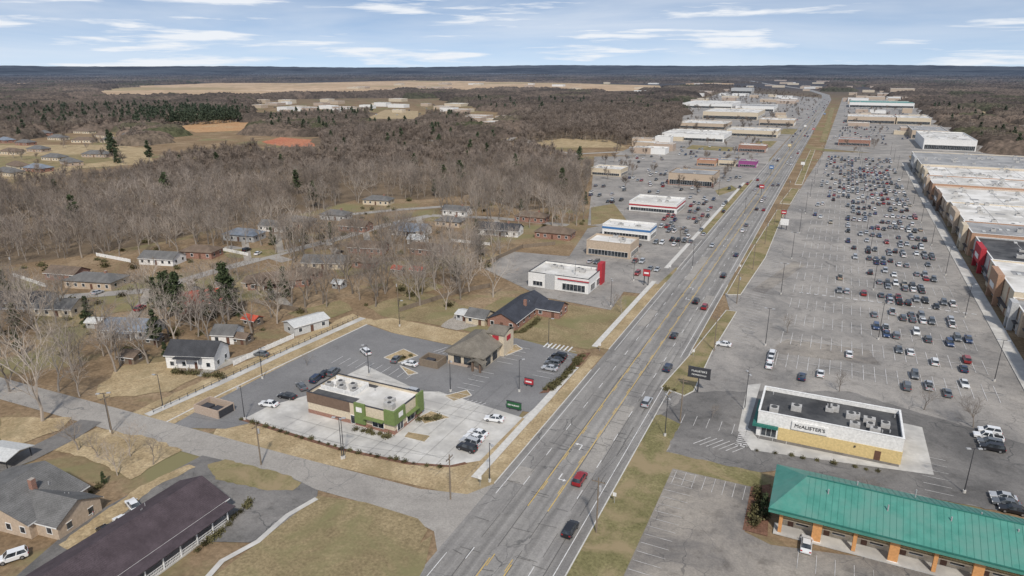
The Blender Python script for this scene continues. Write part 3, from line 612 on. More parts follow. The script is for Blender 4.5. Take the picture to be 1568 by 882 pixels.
for (a,bb,h,wa,ro,ac) in SS:
    xf=57+random.choice([0,1.5,3]);L_=bb-a
    o=flat('big_box_store',xf,150,a,bb-.02,h,wa,ro,units=26,glaz=[('l',L_*.3,L_*.7,.4,3.6)],par=.6)
    o.m('entrance_portal',ac).box(-2.2,-.25,L_*.35,L_*.65,3.7,h+1.8);o.m('portal_pier',ac).box(-2.2,-.6,L_*.35,L_*.35+1,0,3.7).box(-2.2,-.6,L_*.65-1,L_*.65,0,3.7)
    o.m('portal_sign','wwhite').box(-2.3,-2.2,L_*.42,L_*.58,5.2,7)
    o.m('awning','dmetal').box(-1.5,-.3,2,L_*.33,3.5,3.7).box(-1.5,-.3,L_*.67,L_-2,3.5,3.7)
    o.m('pilaster',ac).box(-.2,0,L_*.15,L_*.15+1,0,h).box(-.2,0,L_*.85,L_*.85+1,0,h)
    o.done()
ribbon('sidewalk',[(54,178),(54,690)],4,.18,'conc',True)
b=flat('sandwich_restaurant',-8.4,20.6,148.6,162.5,5.2,'wwhite','rblack','trimw',[('l',3,6,.5,2.6),('l',8,11,.5,2.6),('f',1,4.3,.4,2.6)],3,1.0)
b.m('yellow_wall','wyel').box(4.6,29.1,-.1,0,0,3.1);b.m('yellow_wall','wyel').box(29,29.1,0,14,0,3.1);b.m('yellow_wall','wyel').box(-.1,0,11.2,13.9,0,3.1)
b.m('green_awning','tealt').box(-.9,4.5,-.9,-.18,2.7,3.3).box(-.9,-.18,-.18,12,2.7,3.3)
b.m('sign_board','wwhite').box(7.2,14.6,-.35,-.03,3.5,5.4);b.m('wall_lamp','dmetal').box(20,20.3,-.4,-.1,2.2,2.5);b.m('door','door').box(24,25.2,-.16,-.1,0,2.3)
for k in range(8): rtu(b,U(12,26),U(1.5,10),5.28,U(1.4,2.4),U(1.2,1.8),U(.8,1.4))
e=b.done();sign_text(e,"McALISTER'S",(10.9,-.42,4.5),1.15,'wdark')
mo=Obj('motel',(-1.5,114.5));Wm=75;Dm=12.5
mo.m('walls','wcream').box(1.2,Wm,2.2,Dm,0,5.6)
mo.m('balcony_slab','wcream').box(1,Wm,.1,2.2,2.75,2.95)
rf=mo.m('roof','teal');X0,X1,Y0,Y1,Z=-1.2,Wm,-1.4,Dm+1.5,5.5
rf.add([(X0,Y0,Z),(X1,Y0,Z),(X1,Y1,Z),(X0,Y1,Z),(X0+5.5,(Y0+Y1)/2,Z+3.4),(X1,(Y0+Y1)/2,Z+3.4),(X0,Y0,Z-.9),(X1,Y0,Z-.9),(X1,Y1,Z-.9),(X0,Y1,Z-.9)],[(0,1,5,4),(2,3,4,5),(3,0,4),(6,7,1,0),(8,9,3,2),(9,6,0,3)])
mo.m('soffit','wcream').box(X0+.05,X1,Y0+.05,Y1-.05,Z-.88,Z-.8)
sm=mo.m('roof_seam','tealt');ym=(Y0+Y1)/2
k=X0+6
while k<X1:
    for (ya,za,yb,zb) in ((Y0,Z,ym,Z+3.4),(Y1,Z,ym,Z+3.4)): sm.tube((k,ya,za+.02),(k,yb,zb+.02),.028,.028,4)
    k+=1.0
mo.m('ridge_cap','tealt').box(X0+5.5,X1,ym-.15,ym+.15,Z+3.36,Z+3.48);mo.m('gutter','tealt').box(X0-.08,X1,Y0-.14,Y0-.02,Z-.2,Z+.02)
for k in range(14): mo.m('roof_vent','metal').cyl(8+k*4.7,ym+U(1,4)*(1 if k%2 else -1),Z+.4,Z+3.2,.12,n=6)
for k in range(13):
    x=1+k*6.0
    mo.m('column','worange').box(x-.75,x+.75,-.5,.05,.4,4.6) if k%2 else mo.m('column','worange').box(x-.3,x+.3,-.5,.05,.4,4.6)
    if k%2: mo.m('column_base','wwhite').box(x-.85,x+.85,-.6,.15,0,.4)
    for z in(0.33,2.97):
        mo.m('door','door').box(x+1.2,x+2.15,2.12,2.2,z,z+2.1);mo.m('windows','glass').box(x+2.6,x+4.6,2.1,2.2,z+.7,z+2.0);mo.m('window_frames','trimw').box(x+2.5,x+4.7,2.14,2.2,z+.58,z+.7)
    mo.m('arch_panel','wyel').box(x+.75,x+5.25,-.4,-.1,4.1,4.6)
mo.m('railing','wyel').box(1,Wm,.0,.08,3.35,3.42).box(1,Wm,.0,.08,3.9,3.97)
for k in range(0,370): mo.m('railing','wyel').box(1+k*.2,1.04+k*.2,.02,.06,2.95,3.9)
mo.m('walkway','conc').box(0,Wm,-1,2.2,0.1,.32);mo.done();occ.append((20,120,30))
# ---------------------------------------------------------------- signs
def pylon(name,loc,w,h,z,mat,txt=None,posts=2,rot=0,pole='dmetal',ts=.8):
    o=Obj(name,loc,rot);o.m('panel',mat).box(-w/2,w/2,-.25,.25,z,z+h);o.m('panel_frame','dmetal').box(-w/2-.1,w/2+.1,-.2,.2,z+h,z+h+.12).box(-w/2-.1,w/2+.1,-.2,.2,z-.12,z)
    for q in ([0] if posts==1 else [-w*.3,w*.3]): o.m('post',pole).box(q-.15,q+.15,-.15,.15,0,z-.12)
    if not txt: o.m('sign_stripe','wwhite').box(-w*.35,w*.35,-.28,-.25,z+h*.35,z+h*.6)
    e=o.done()
    if txt: 
        for i,t in enumerate(txt): sign_text(e,t,(0,-.3,z+h*(.68 if i==0 and len(txt)>1 else (.3 if len(txt)>1 else .5))),ts*(1 if i==0 else .7),'trimw')
    return e
pylon('pylon_sign',G(1068,601),5.6,2.7,4.2,'wdark',["McALISTER'S","PROFESSIONALS"],1,ts=.72)
pylon('monument_sign',G(787,628),3.8,1.6,.6,'sgreen',['RESTAURANT'],2,ts=.5)
pylon('monument_sign',G(810,592),2.4,1.5,.8,'wred',None,2)
pylon('pylon_sign',G(989,437),2.6,2.6,3.8,'wred',None,2)
pylon('pylon_sign',G(1200,352),4,3.4,2.5,'wwhite',None,2);pylon('pylon_sign',G(1198,344),2.6,2,5.8,'wred',None,2)
for (px,py,m_) in ((1165,300,'wred'),(1180,268,'wblue'),(1208,232,'wyel'),(1228,262,'wwhite'),(1245,205,'wred'),(1232,200,'wwhite'),(1262,180,'wblue')):
    pylon('pylon_sign',G(px,py),3,2.4,5,m_,None,1)
for (x,y) in ((-56,104),(-56,180),(-30,187),(-56,272),(-30,285),(-30,110)):
    o=Obj('road_sign',(x,y));o.m('post','metal').cyl(0,0,0,2.4,.04,n=6);o.m('plate','wwhite').box(-.35,.35,-.06,-.04,1.7,2.5);o.m('plate_back','metal').box(-.35,.35,-.04,-.02,1.7,2.5);o.done()
# ---------------------------------------------------------------- poles
def lamp(name,loc,h=11,arms=2,rot=0):
    o=Obj(name,loc,rot);o.m('pole','dmetal').cyl(0,0,.6,h,.11,.06,8);o.m('base','kerb').cyl(0,0,0,.7,.3,.3,10)
    for s in ([1,-1] if arms==2 else [1]):
        o.m('arm','dmetal').box(min(0,s*1.1),max(0,s*1.1),-.05,.05,h-.1,h);o.m('lamp_head','metal').box(min(s*.7,s*1.5),max(s*.7,s*1.5),-.22,.22,h-.14,h+.06)
    o.done()
for (px,py) in ((375,643),(402,580),(527,702),(750,738),(690,600),(565,575),(612,500),(795,600),(250,625),(840,530)): lamp('street_lamp',G(px,py),9,1,R()*6)
for x in(-12,19,46):
    for k in range(11):
        y=205+54*k+(20 if x==19 else 0);lamp('parking_lot_lamp',(x,y),12,2,0)
for (px,py) in ((1018,668),(935,470),(880,440),(1040,380),(1100,300),(1476,755),(1140,628),(524,703),(170,662),(970,430),(1060,410),(1140,330)): lamp('street_lamp',G(px,py),10,2,R()*3)
poles=[]
def upole(x,y,h=11,rot=0):
    o=Obj('utility_pole',(x,y),rot);o.m('pole','wood').cyl(0,0,0,h,.17,.11,8);o.m('crossarm','wood').box(-1.2,1.2,-.06,.06,h-.9,h-.75)
    for q in(-1.1,-.5,.5,1.1): o.m('insulator','dmetal').cyl(q,0,h-.75,h-.55,.05,n=6)
    if R()<.5: o.m('transformer','metal').cyl(.35,0,h-2.6,h-1.6,.26,n=10)
    o.done();poles.append((x,y,h))
px0,py0=G(913,816)
for k in range(9): upole(-25.3 if k else px0,py0+k*47,11.5)
def wires(ps,qs=(-1.1,-.5,1.1)):
    w=MB()
    for a,b_ in zip(ps,ps[1:]):
        for q in qs:
            for s in range(8):
                p=[(a[0]+q+(b_[0]-a[0])*f,a[1]+(b_[1]-a[1])*f,a[2]-.55+(b_[2]-a[2])*f-4*.9*f*(1-f)) for f in(s/8,(s+1)/8)];w.tube(p[0],p[1],.018,.018,3)
    meshobj('power_line',w,M['dmetal'])
wires(poles)
for (px,py) in ((115,560),(20,425),(460,395),(330,440),(700,430),(610,470),(240,430),(545,360)): upole(*G(px,py),10,R()*3)
n0=len(poles)
for px,py in ((-60,600),(172,665),(400,712),(690,765)): upole(*G(px,py),10,1.57)
wires(poles[n0:],(0,))
# ---------------------------------------------------------------- fences
def fence(name,pts,h,mat,post=2.4):
    pw=[Vector(p) for p in GP(pts)];mb=MB()
    for a,b_ in zip(pw,pw[1:]):
        strip_seg(mb,a,b_,.06,.05,h);n=max(1,int((b_-a).length/post))
        for i in range(n+1):
            p=a+(b_-a)*i/n;mb.box(p.x-.08,p.x+.08,p.y-.08,p.y+.08,0,h+.12)
    meshobj(name,mb,M[mat])
def railfence(name,pts,h,mat,post=2.4):
    pw=[Vector(p) for p in GP(pts)];mb=MB()
    for a,b_ in zip(pw,pw[1:]):
        for z in(.4,h-.1): mb.tube((a.x,a.y,z),(b_.x,b_.y,z),.04,.04,4)
        n=max(1,int((b_-a).length/post))
        for i in range(n+1):
            p=a+(b_-a)*i/n;mb.box(p.x-.05,p.x+.05,p.y-.05,p.y+.05,0,h)
    meshobj(name,mb,M[mat])
for pts in ([(358,560),(400,540),(450,518)],[(20,423),(70,440)],[(690,370),(750,376)],[(148,392),(200,402)],[(340,384),(380,392)]): fence('white_fence',pts,1.5,'trimw')
railfence('rail_fence',[(235,632),(400,555),(548,487)],1.1,'dmetal')
for pts in ([(612,478),(700,450),(750,440)],[(390,465),(470,480)],[(745,405),(800,380),(850,375)],[(150,520),(240,500)],[(480,385),(540,375)],[(590,400),(650,398),(680,410)]): fence('wood_fence',pts,1.7,'wood')
# ---------------------------------------------------------------- vehicles
def paintmat():
    m,nt,N,L,b=newmat('car_paint');oi=N.new("ShaderNodeObjectInfo");g=N.new("ShaderNodeNewGeometry");L.new(hazed(N,L,g.outputs['Position'],oi.outputs['Color']),b.inputs['Base Color'])
    b.inputs['Roughness'].default_value=.3;b.inputs['Coat Weight'].default_value=.5;b.inputs['Metallic'].default_value=.15;return m
M['carp']=paintmat();M['tyre']=solid('tyre_rubber',(.02,.02,.02),.8);M['hl']=solid('headlamp',(.7,.7,.68),.2);M['tl']=solid('tail_lamp',(.35,.02,.02),.3);M['rim']=solid('wheel_rim',(.35,.35,.36),.3,metal=.6)
def carmesh(kind):
    bm=bmesh.new();hw=.9
    if kind=='sedan': prof=[(2.3,.3),(2.35,.6),(2.15,.76),(1.15,.93),(-1.75,.98),(-2.28,.9),(-2.35,.55),(-2.3,.3)];cab=(1.15,-1.85,.3,-1.15,.94,1.43)
    elif kind=='suv': prof=[(2.3,.35),(2.36,.75),(2.2,.95),(1.2,1.08),(-2.1,1.12),(-2.35,1.0),(-2.4,.6),(-2.35,.35)];cab=(1.25,-2.28,.55,-2.0,1.08,1.74)
    else: prof=[(2.7,.4),(2.76,.85),(2.6,1.02),(1.4,1.12),(-.8,1.14),(-2.8,1.14),(-2.85,.6),(-2.8,.4)];cab=(1.45,-.85,.8,-.6,1.12,1.85)
    def face(vs,mi):
        f=bm.faces.new([bm.verts.new(v) for v in vs]);f.material_index=mi;return f
    n=len(prof);xs=[(-hw,0),(-hw+.1,1),(hw-.1,1),(hw,0)];rings=[]
    for (x,up) in xs: rings.append([bm.verts.new((x,y*(1 if up else .97),z if (up or z<.7) else z-.07)) for (y,z) in prof])
    for a,b_ in zip(rings,rings[1:]):
        for i in range(n):
            j=(i+1)%n;bm.faces.new((a[i],a[j],b_[j],b_[i]))
    bm.faces.new(rings[0][::-1]);bm.faces.new(rings[-1])
    y0,y1,t0,t1,z0,z1=cab;bw=.82;tw=.62 if kind!='suv' else .68
    B=[(-bw,y0,z0),(bw,y0,z0),(bw,y1,z0),(-bw,y1,z0)];T=[(-tw,t0,z1),(tw,t0,z1),(tw,t1,z1),(-tw,t1,z1)]
    for i in range(4):
        j=(i+1)%4;face([B[i],B[j],T[j],T[i]],1)
    face([(x,y,z+.004) for x,y,z in T],0)
    for s in(-1,1):
        for (ya,yb) in ((y0,t0),(y1,t1),((y0+y1)/2-.1,(t0+t1)/2-.1)):
            p=Vector((s*(bw+.012),ya,z0));q=Vector((s*(tw+.012),yb,z1));w_=.07
            face([p+Vector((0,-w_,0)),p+Vector((0,w_,0)),q+Vector((0,w_,0)),q+Vector((0,-w_,0))],0)
    def bx(x0,x1,ya,yb,za,zb,mi):
        vs=[bm.verts.new(v) for v in [(x0,ya,za),(x1,ya,za),(x1,yb,za),(x0,yb,za),(x0,ya,zb),(x1,ya,zb),(x1,yb,zb),(x0,yb,zb)]]
        for f in [(3,2,1,0),(4,5,6,7),(0,1,5,4),(1,2,6,5),(2,3,7,6),(3,0,4,7)]: bm.faces.new([vs[i] for i in f]).material_index=mi
    F=prof[1][0];Bk=prof[-2][0];zl=prof[1][1]
    for s in(-1,1):
        a,b_=sorted((s*.5,s*.84));bx(a,b_,F-.12,F+.01,zl-.04,zl+.1,3);a,b_=sorted((s*.55,s*.86));bx(a,b_,Bk-.02,Bk+.12,zl+.05,zl+.25,4)
        a,b_=sorted((s*.92,s*1.05));bx(a,b_,y0-.35,y0-.2,z0,z0+.14,0)
    bx(-.45,.45,F-.1,F+.012,zl-.22,zl-.06,2)
    if kind=='pickup': bx(-.7,.7,-2.65,-1.0,1.0,1.155,2)
    wy=1.4 if kind!='pickup' else 1.75;wr=.33 if kind=='sedan' else .38
    for s in(-1,1):
        for yy in(wy,-wy):
            for (r,xo,mi) in((wr,.925,2),(wr*.6,.935,5)):
                ri=[];ro=[]
                for k in range(12):
                    a=2*math.pi*k/12;ri.append(bm.verts.new((s*.7,yy+r*math.cos(a),wr+r*math.sin(a))));ro.append(bm.verts.new((s*xo,yy+r*math.cos(a),wr+r*math.sin(a))))
                bm.faces.new(ro).material_index=mi
                for k in range(12): bm.faces.new((ri[k],ri[(k+1)%12],ro[(k+1)%12],ro[k])).material_index=2
    bmesh.ops.recalc_face_normals(bm,faces=bm.faces[:])
    me=bpy.data.meshes.new(kind);bm.to_mesh(me);bm.free()
    for k in('carp','glass','tyre','hl','tl','rim'): me.materials.append(M[k])
    return me
CM={k:carmesh(k) for k in('sedan','suv','pickup')}
COLS=[((.72,.72,.70),5),((.42,.43,.44),4),((.20,.21,.22),4),((.025,.025,.027),5),((.03,.06,.14),2),((.28,.025,.025),2),((.10,.11,.12),4),((.35,.30,.22),1)]
CL=[c for c,n in COLS for _ in range(n)]
def car(x,y,rot,kind=None,colr=None,name='parked_car',z=.19):
    kind=kind or random.choice(['sedan','sedan','suv','suv','pickup'])
    o=bpy.data.objects.new(name if kind!='pickup' else name.replace('car','pickup_truck'),CM[kind]);col.objects.link(o);o.location=(x,y,z);o.rotation_euler=(0,0,rot);c_=colr or random.choice(CL);o.color=(*c_,1);k=U(.95,1.06);o.scale=(1,k,U(.97,1.04))
for (x,y,r) in carspots: car(x+U(-.15,.15),y+U(-.35,.35),r+U(-.04,.04),z=.12)
BLK=(.015,.015,.018);RED=(.28,.015,.02);SIL=(.45,.46,.47);WHT=(.78,.78,.77);GRY=(.13,.14,.15);NV=(.025,.04,.08)
for (px,py,k,c_,r) in ((878,736,'suv',RED,0),(860,812,'suv',BLK,0),(980,618,'suv',SIL,math.pi),(1016,566,'suv',NV,math.pi),(1028,516,'sedan',BLK,0),(1063,464,'suv',BLK,0),(1077,473,'suv',RED,math.pi),(1110,425,'suv',BLK,math.pi),(1131,393,'sedan',NV,0),(1089,378,'sedan',SIL,0),(1148,347,'sedan',GRY,0),(1135,355,'sedan',WHT,math.pi),(1170,310,'suv',WHT,0),(1160,322,'sedan',BLK,0),(1196,285,'suv',GRY,0)):
    x,y=G(px,py);xx=min([-50.3,-47.2,-43,-38.4,-34.6],key=lambda q:abs(q-x));car(xx,y,0 if xx>-45 else math.pi,k,c_,'driving_car',.22)
for k in range(60): car(random.choice([-50.5,-47,-38,-34.4]),U(380,2000),0,None,None,'driving_car',.22)
for (px,py,rot,k,c_) in ((412,622,100,'sedan',WHT),(440,610,95,'sedan',BLK),(462,595,60,'sedan',GRY),(485,583,10,'suv',NV),(498,575,10,'sedan',BLK),(511,573,10,'suv',GRY),(560,542,60,'suv',WHT),(607,553,10,'sedan',GRY),(628,560,90,'sedan',WHT),
 (715,690,85,'suv',BLK),(720,681,85,'suv',SIL),(726,674,85,'sedan',WHT),(732,667,85,'sedan',WHT),(757,645,100,'sedan',WHT),(842,567,90,'sedan',SIL),(846,560,90,'suv',GRY),(851,554,90,'sedan',BLK),(856,549,90,'suv',BLK),(630,604,90,'suv',SIL),
 (120,795,150,'suv',SIL),(190,805,80,'suv',WHT),(205,778,70,'sedan',WHT),(232,790,70,'sedan',BLK),(263,768,70,'suv',NV),(292,774,40,'sedan',RED),(165,820,80,'suv',BLK),(20,858,150,'suv',WHT),
 (1234,838,0,'sedan',WHT),(1108,530,90,'sedan',WHT),(1180,552,0,'sedan',WHT),(1182,545,0,'suv',WHT),(1178,562,0,'sedan',WHT),(1300,545,0,'sedan',WHT),(1256,575,0,'sedan',WHT),(1228,580,0,'sedan',NV),(1518,690,90,'suv',BLK),(1515,682,90,'suv',GRY),(1512,673,90,'pickup',WHT),(1514,664,90,'suv',WHT),(1535,765,90,'sedan',SIL),(1540,775,90,'sedan',GRY),(1550,785,90,'sedan',BLK),(1450,605,0,'sedan',GRY),(1475,568,0,'sedan',NV),(1388,595,0,'suv',GRY),
 (720,483,80,'sedan',BLK),(395,390,20,'sedan',WHT),(400,545,100,'sedan',GRY),(415,450,40,'suv',SIL),(215,475,20,'suv',RED),(520,388,10,'sedan',BLK),(650,350,10,'pickup',WHT),(150,450,10,'sedan',SIL),(378,385,5,'suv',BLK),(760,345,5,'suv',SIL),(300,445,30,'sedan',BLK)):
    x,y=G(px,py);car(x,y,math.radians(rot),k,c_,z=.14)
pk=[([(905,410),(1000,425),(1020,400),(900,392)],8),([(935,380),(1070,375),(1085,350),(985,345)],22),([(1010,345),(1100,340),(1120,310),(1040,300)],34),([(900,300),(950,320),(960,290),(905,275)],12),([(1000,300),(1140,290),(1165,262),(1095,268),(930,255)],40),([(940,250),(1150,250),(1180,225),(960,225)],50),([(1170,225),(1255,165),(1200,150),(1110,205)],80),([(1270,215),(1400,225),(1400,195),(1290,195)],100),([(1290,190),(1400,175),(1380,150),(1290,165)],60),([(390,180),(690,178),(690,160),(390,165)],30)]
for pp,n in pk:
    pw=GP(pp);x0=min(p[0] for p in pw);x1=max(p[0] for p in pw);y0=min(p[1] for p in pw);y1=max(p[1] for p in pw);k=0;t=0
    while k<n and t<4000:
        t+=1;x=round(U(x0,x1)/2.9)*2.9;y=round(U(y0,y1)/9)*9
        if inpoly(x,y,pw) and not any(abs(x-q[0])<q[2] and abs(y-q[1])<q[2] for q in occ): car(x,y,random.choice([0,math.pi]),z=.1);k+=1
# ---------------------------------------------------------------- trees
def barkmat(name,c,v=.35,dk=None):
    m,nt,N,L,b=newmat(name);oi=N.new("ShaderNodeObjectInfo");g=N.new("ShaderNodeNewGeometry");pos=g.outputs['Position']
    r=ramp(N,[(0,tuple(x*(1-v) for x in c)),(.5,c),(1,(c[0]*(1+v),c[1]*(1+v*.95),c[2]*(1+v*.85)))]);L.new(oi.outputs['Random'],r.inputs[0]);cc=r.outputs[0]
    f=noi(N,L,pos,.012,3);rr=ramp(N,[(.35,(.70,.68,.66)),(.62,(1.12,1.12,1.12))]);L.new(f,rr.inputs[0]);cc=mixc(N,L,1.0,cc,rr.outputs[0],'MULTIPLY')
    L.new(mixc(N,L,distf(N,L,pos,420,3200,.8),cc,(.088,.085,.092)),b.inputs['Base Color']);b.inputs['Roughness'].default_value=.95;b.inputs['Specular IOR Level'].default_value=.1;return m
M['bark']=barkmat('grey_bark',(.29,.255,.22),.3);M['twig']=barkmat('twigs',(.225,.185,.155),.35)
def leafmat(name,c1,c2):
    m,nt,N,L,b=newmat(name);g=N.new("ShaderNodeNewGeometry");tc=N.new("ShaderNodeTexCoord");f=noi(N,L,tc.outputs['Object'],.9,3);r=ramp(N,[(.35,c1),(.65,c2)]);L.new(f,r.inputs[0])
    L.new(hazed(N,L,g.outputs['Position'],r.outputs[0],350,6000,.5),b.inputs['Base Color']);b.inputs['Roughness'].default_value=.8;b.inputs['Specular IOR Level'].default_value=.15;return m
M['ever']=leafmat('evergreen_foliage',(.03,.042,.02),(.085,.105,.05));M['shrub']=leafmat('shrub_foliage',(.07,.06,.03),(.14,.13,.06))
def treemesh(name,Ht,seed,levels,tw,twl,twr,nch=(3,4),low=.3):
    rn=random.Random(seed);V=[];Fc=[];MI=[]
    def prism(p,q,r0,r1,n):
        d=(q-p).normalized();a=d.orthogonal().normalized();b_=d.cross(a);k=len(V)
        for c_,r in((p,r0),(q,r1)):
            for i in range(n):
                t=6.2832*i/n;V.append(c_+(a*math.cos(t)+b_*math.sin(t))*r)
        for i in range(n): Fc.append((k+i,k+(i+1)%n,k+n+(i+1)%n,k+n+i));MI.append(0)
    def rv(): return Vector((rn.gauss(0,1),rn.gauss(0,1),rn.gauss(0,1))).normalized()
    def sl(p,d,l,w):
        s=d.cross(rv()).normalized()*w;k=len(V);V.extend([p-s,p+s,p+d*l+rv()*l*.15]);Fc.append((k,k+1,k+2));MI.append(1)
    def grow(p,d,L,r,lev):
        d1=(d+rv()*.12).normalized();q=p+d1*L*.5;d2=(d1+rv()*.18+Vector((0,0,.06))).normalized();q2=q+d2*L*.5
        n=6 if lev==levels else (4 if lev>1 else 3)
        prism(p,q,r,r*.82,n);prism(q,q2,r*.82,r*.62,n)
        if lev==0:
            for i in range(tw):
                b0=p.lerp(q2,rn.random());dd=(d2*.8+rv()*.8).normalized();sl(b0,dd,twl*rn.uniform(.6,1.3),twr)
            return
        m=rn.randint(*nch);az=rn.uniform(0,6.28)
        for i in range(m):
            base=q2 if i<m-1 else q
            az+=6.2832/m+rn.uniform(-.4,.4);ang=math.radians(rn.uniform(18,48) if lev<levels else rn.uniform(14,40))
            a=d2.orthogonal().normalized();b_=d2.cross(a);dd=(d2*math.cos(ang)+(a*math.cos(az)+b_*math.sin(az))*math.sin(ang));dd=(dd+Vector((0,0,.12))).normalized()
            grow(base,dd,L*rn.uniform(.62,.86) if lev<levels else L*rn.uniform(.7,1.0),r*.55,lev-1)
        if lev<=1:
            for i in range(tw//2): sl(p.lerp(q2,rn.random()),(d2*.4+rv()).normalized(),twl,twr)
    grow(Vector((0,0,-.2)),Vector((0,0,1)),Ht*low,Ht*.018,levels)
    me=bpy.data.meshes.new(name);me.from_pydata([tuple(v) for v in V],[],Fc);me.materials.append(M['bark']);me.materials.append(M['twig']);me.polygons.foreach_set('material_index',MI);return me
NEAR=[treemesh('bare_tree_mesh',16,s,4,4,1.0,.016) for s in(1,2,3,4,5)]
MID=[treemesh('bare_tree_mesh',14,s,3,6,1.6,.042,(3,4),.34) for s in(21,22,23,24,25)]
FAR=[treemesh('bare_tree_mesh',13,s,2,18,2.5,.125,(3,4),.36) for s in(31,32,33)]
def evermesh(name,Ht,rad,seed,n,leaf,pine=False):
    rn=random.Random(seed);me=bpy.data.meshes.new(name)
    mb=MB();mb.cyl(0,0,-.2,Ht*.95,Ht*.02,.03,6);V=list(mb.v);Fc=list(mb.f);MI=[0]*len(Fc)
    z0=Ht*(.3 if pine else .06)
    whorl=[(rn.uniform(z0,Ht),rn.uniform(0,6.28),rn.uniform(.65,1.1)) for _ in range(60)]
    for i in range(n):
        z,a,k=rn.choice(whorl);f=(z-z0)/(Ht-z0);rr=rad*((1-f)**.8*.95+.08)*k*(1 if not pine else min(1,.4+f*3))
        t=rn.random()**.55;p=Vector((math.cos(a)*rr*t,math.sin(a)*rr*t,z-rr*t*.15))+Vector((rn.gauss(0,.3),rn.gauss(0,.3),rn.gauss(0,.25)))
        s=leaf*rn.uniform(.6,1.3);u=Vector((rn.gauss(0,1),rn.gauss(0,1),rn.gauss(0,.5))).normalized();w_=u.cross(Vector((rn.gauss(0,1),rn.gauss(0,1),rn.gauss(0,1)))).normalized()
        k0=len(V);V+=[tuple(p-u*s),tuple(p+w_*s*.5),tuple(p+u*s),tuple(p-w_*s*.5)];Fc.append((k0,k0+1,k0+2,k0+3));MI.append(1)
    me.from_pydata(V,[],Fc);me.materials.append(M['bark']);me.materials.append(M['ever']);me.polygons.foreach_set('material_index',MI);return me
EVER=[evermesh('cedar_mesh',11,2.8,s,1800,.38) for s in(1,2)]+[evermesh('pine_mesh',15,3.6,s,1800,.45,True) for s in(3,4)]
EVF=[evermesh('pine_mesh_light',14,3.8,s,420,.85,True) for s in(7,8)]
rn=random.Random(5);V=[];Fc=[]
for i in range(160):
    p=Vector((rn.gauss(0,.32),rn.gauss(0,.32),abs(rn.gauss(.3,.25))));u=Vector((rn.gauss(0,1),rn.gauss(0,1),rn.gauss(0,1))).normalized()*.14;w_=u.orthogonal()*.6;k=len(V);V+=[tuple(p-u),tuple(p+w_),tuple(p+u),tuple(p-w_)];Fc.append((k,k+1,k+2,k+3))
SHR=bpy.data.meshes.new('shrub_mesh');SHR.from_pydata(V,[],Fc);SHR.materials.append(M['shrub'])
def put(name,me,x,y,s,rot=None):
    o=bpy.data.objects.new(name,me);col.objects.link(o);o.location=(x,y,0);o.rotation_euler=(U(-.04,.04),U(-.04,.04),R()*6.28 if rot is None else rot);o.scale=(s*U(.9,1.1),s*U(.9,1.1),s);return o
def free(x,y,m=0): return not any((x-q[0])**2+(y-q[1])**2<(q[2]+m)**2 for q in occ)
put('bare_tree',NEAR[0],*G(65,645),1.5);
for (px,py,s) in ((40,560,1.2),(110,570,1.15),(150,520,1.1),(185,560,.95),(15,600,1.15),(95,480,1.0),(280,480,1.1),(300,500,1),(215,470,1),(60,520,1.2),(530,430,1.15),(590,450,1.2),(575,470,1.1),(610,430,1.1),(705,450,1.25),(720,420,1.2),(755,455,1.2),(485,450,1.2),(500,470,1.0),(540,450,1.1),(650,440,1.1),(120,690,.6),(200,700,.55),(180,728,.5),(150,700,.45),(235,712,.45),(90,600,1.0),(470,560,.3),(-20,620,1.2)): put('bare_tree',random.choice(NEAR),*G(px,py),s)
for (px,py,s) in ((1415,628,.5),(1490,655,.55),(1285,600,.38),(1205,510,.4),(940,470,.4),(952,480,.4),(1072,350,.6),(1040,370,.5),(1090,640,.25),(1325,760,.3)): put('ornamental_tree',random.choice(NEAR),*G(px,py),s)
for (px,py,s,k) in ((262,470,1.2,0),(255,490,1.1,2),(345,470,1.1,1),(350,490,1.3,2),(330,485,1,0),(436,455,1,1),(275,500,1.2,3),(175,245,1.6,2),(170,235,1.5,3),(180,250,1.2,0),(1170,790,.45,0),(240,470,1,0),(135,500,.9,1),(10,450,.8,1),(415,460,.7,0),(160,740,.25,0),(230,250,1.3,2),(860,300,1.2,3),(735,390,.8,1)): put('pine_tree',EVER[k],*G(px,py),s)
NP=[(0,640),(150,600),(260,545),(420,520),(560,470),(690,490),(760,400),(900,345),(890,312),(720,298),(560,302),(470,326),(330,350),(120,392),(-60,420),(-60,600)];pw=GP(NP)
bx0=min(p[0] for p in pw);bx1=max(p[0] for p in pw);by0=min(p[1] for p in pw);by1=max(p[1] for p in pw);n=0;t=0;pl=[]
while n<250 and t<20000:
    t+=1;x=U(bx0,bx1);y=U(by0,by1)
    if inpoly(x,y,pw) and free(x,y,-1) and noise.noise((x*.015,y*.015,3))>-.08 and not any((x-a)**2+(y-b_)**2<30 for a,b_ in pl):
        put('bare_tree' ,random.choice(NEAR),x,y,U(.75,1.3));pl.append((x,y));n+=1
        if R()<.06: put('pine_tree',random.choice(EVER),x+4,y+3,U(.4,.8))
def instancer(name,me,spots,child='tree'):
    mb=MB()
    for (x,y,z,s,a) in spots:
        c_,s_=math.cos(a)*s/2,math.sin(a)*s/2;mb.add([(x-c_+s_,y-s_-c_,z),(x+c_+s_,y+s_-c_,z),(x+c_-s_,y+s_+c_,z),(x-c_-s_,y-s_+c_,z)],[(0,1,2,3)])
    o=meshobj(name,mb,M['bark']);o.instance_type='FACES';o.use_instance_faces_scale=True;o.show_instancer_for_render=False;o.show_instancer_for_viewport=False
    c_=bpy.data.objects.new(child,me);col.objects.link(c_);c_.parent=o;return o
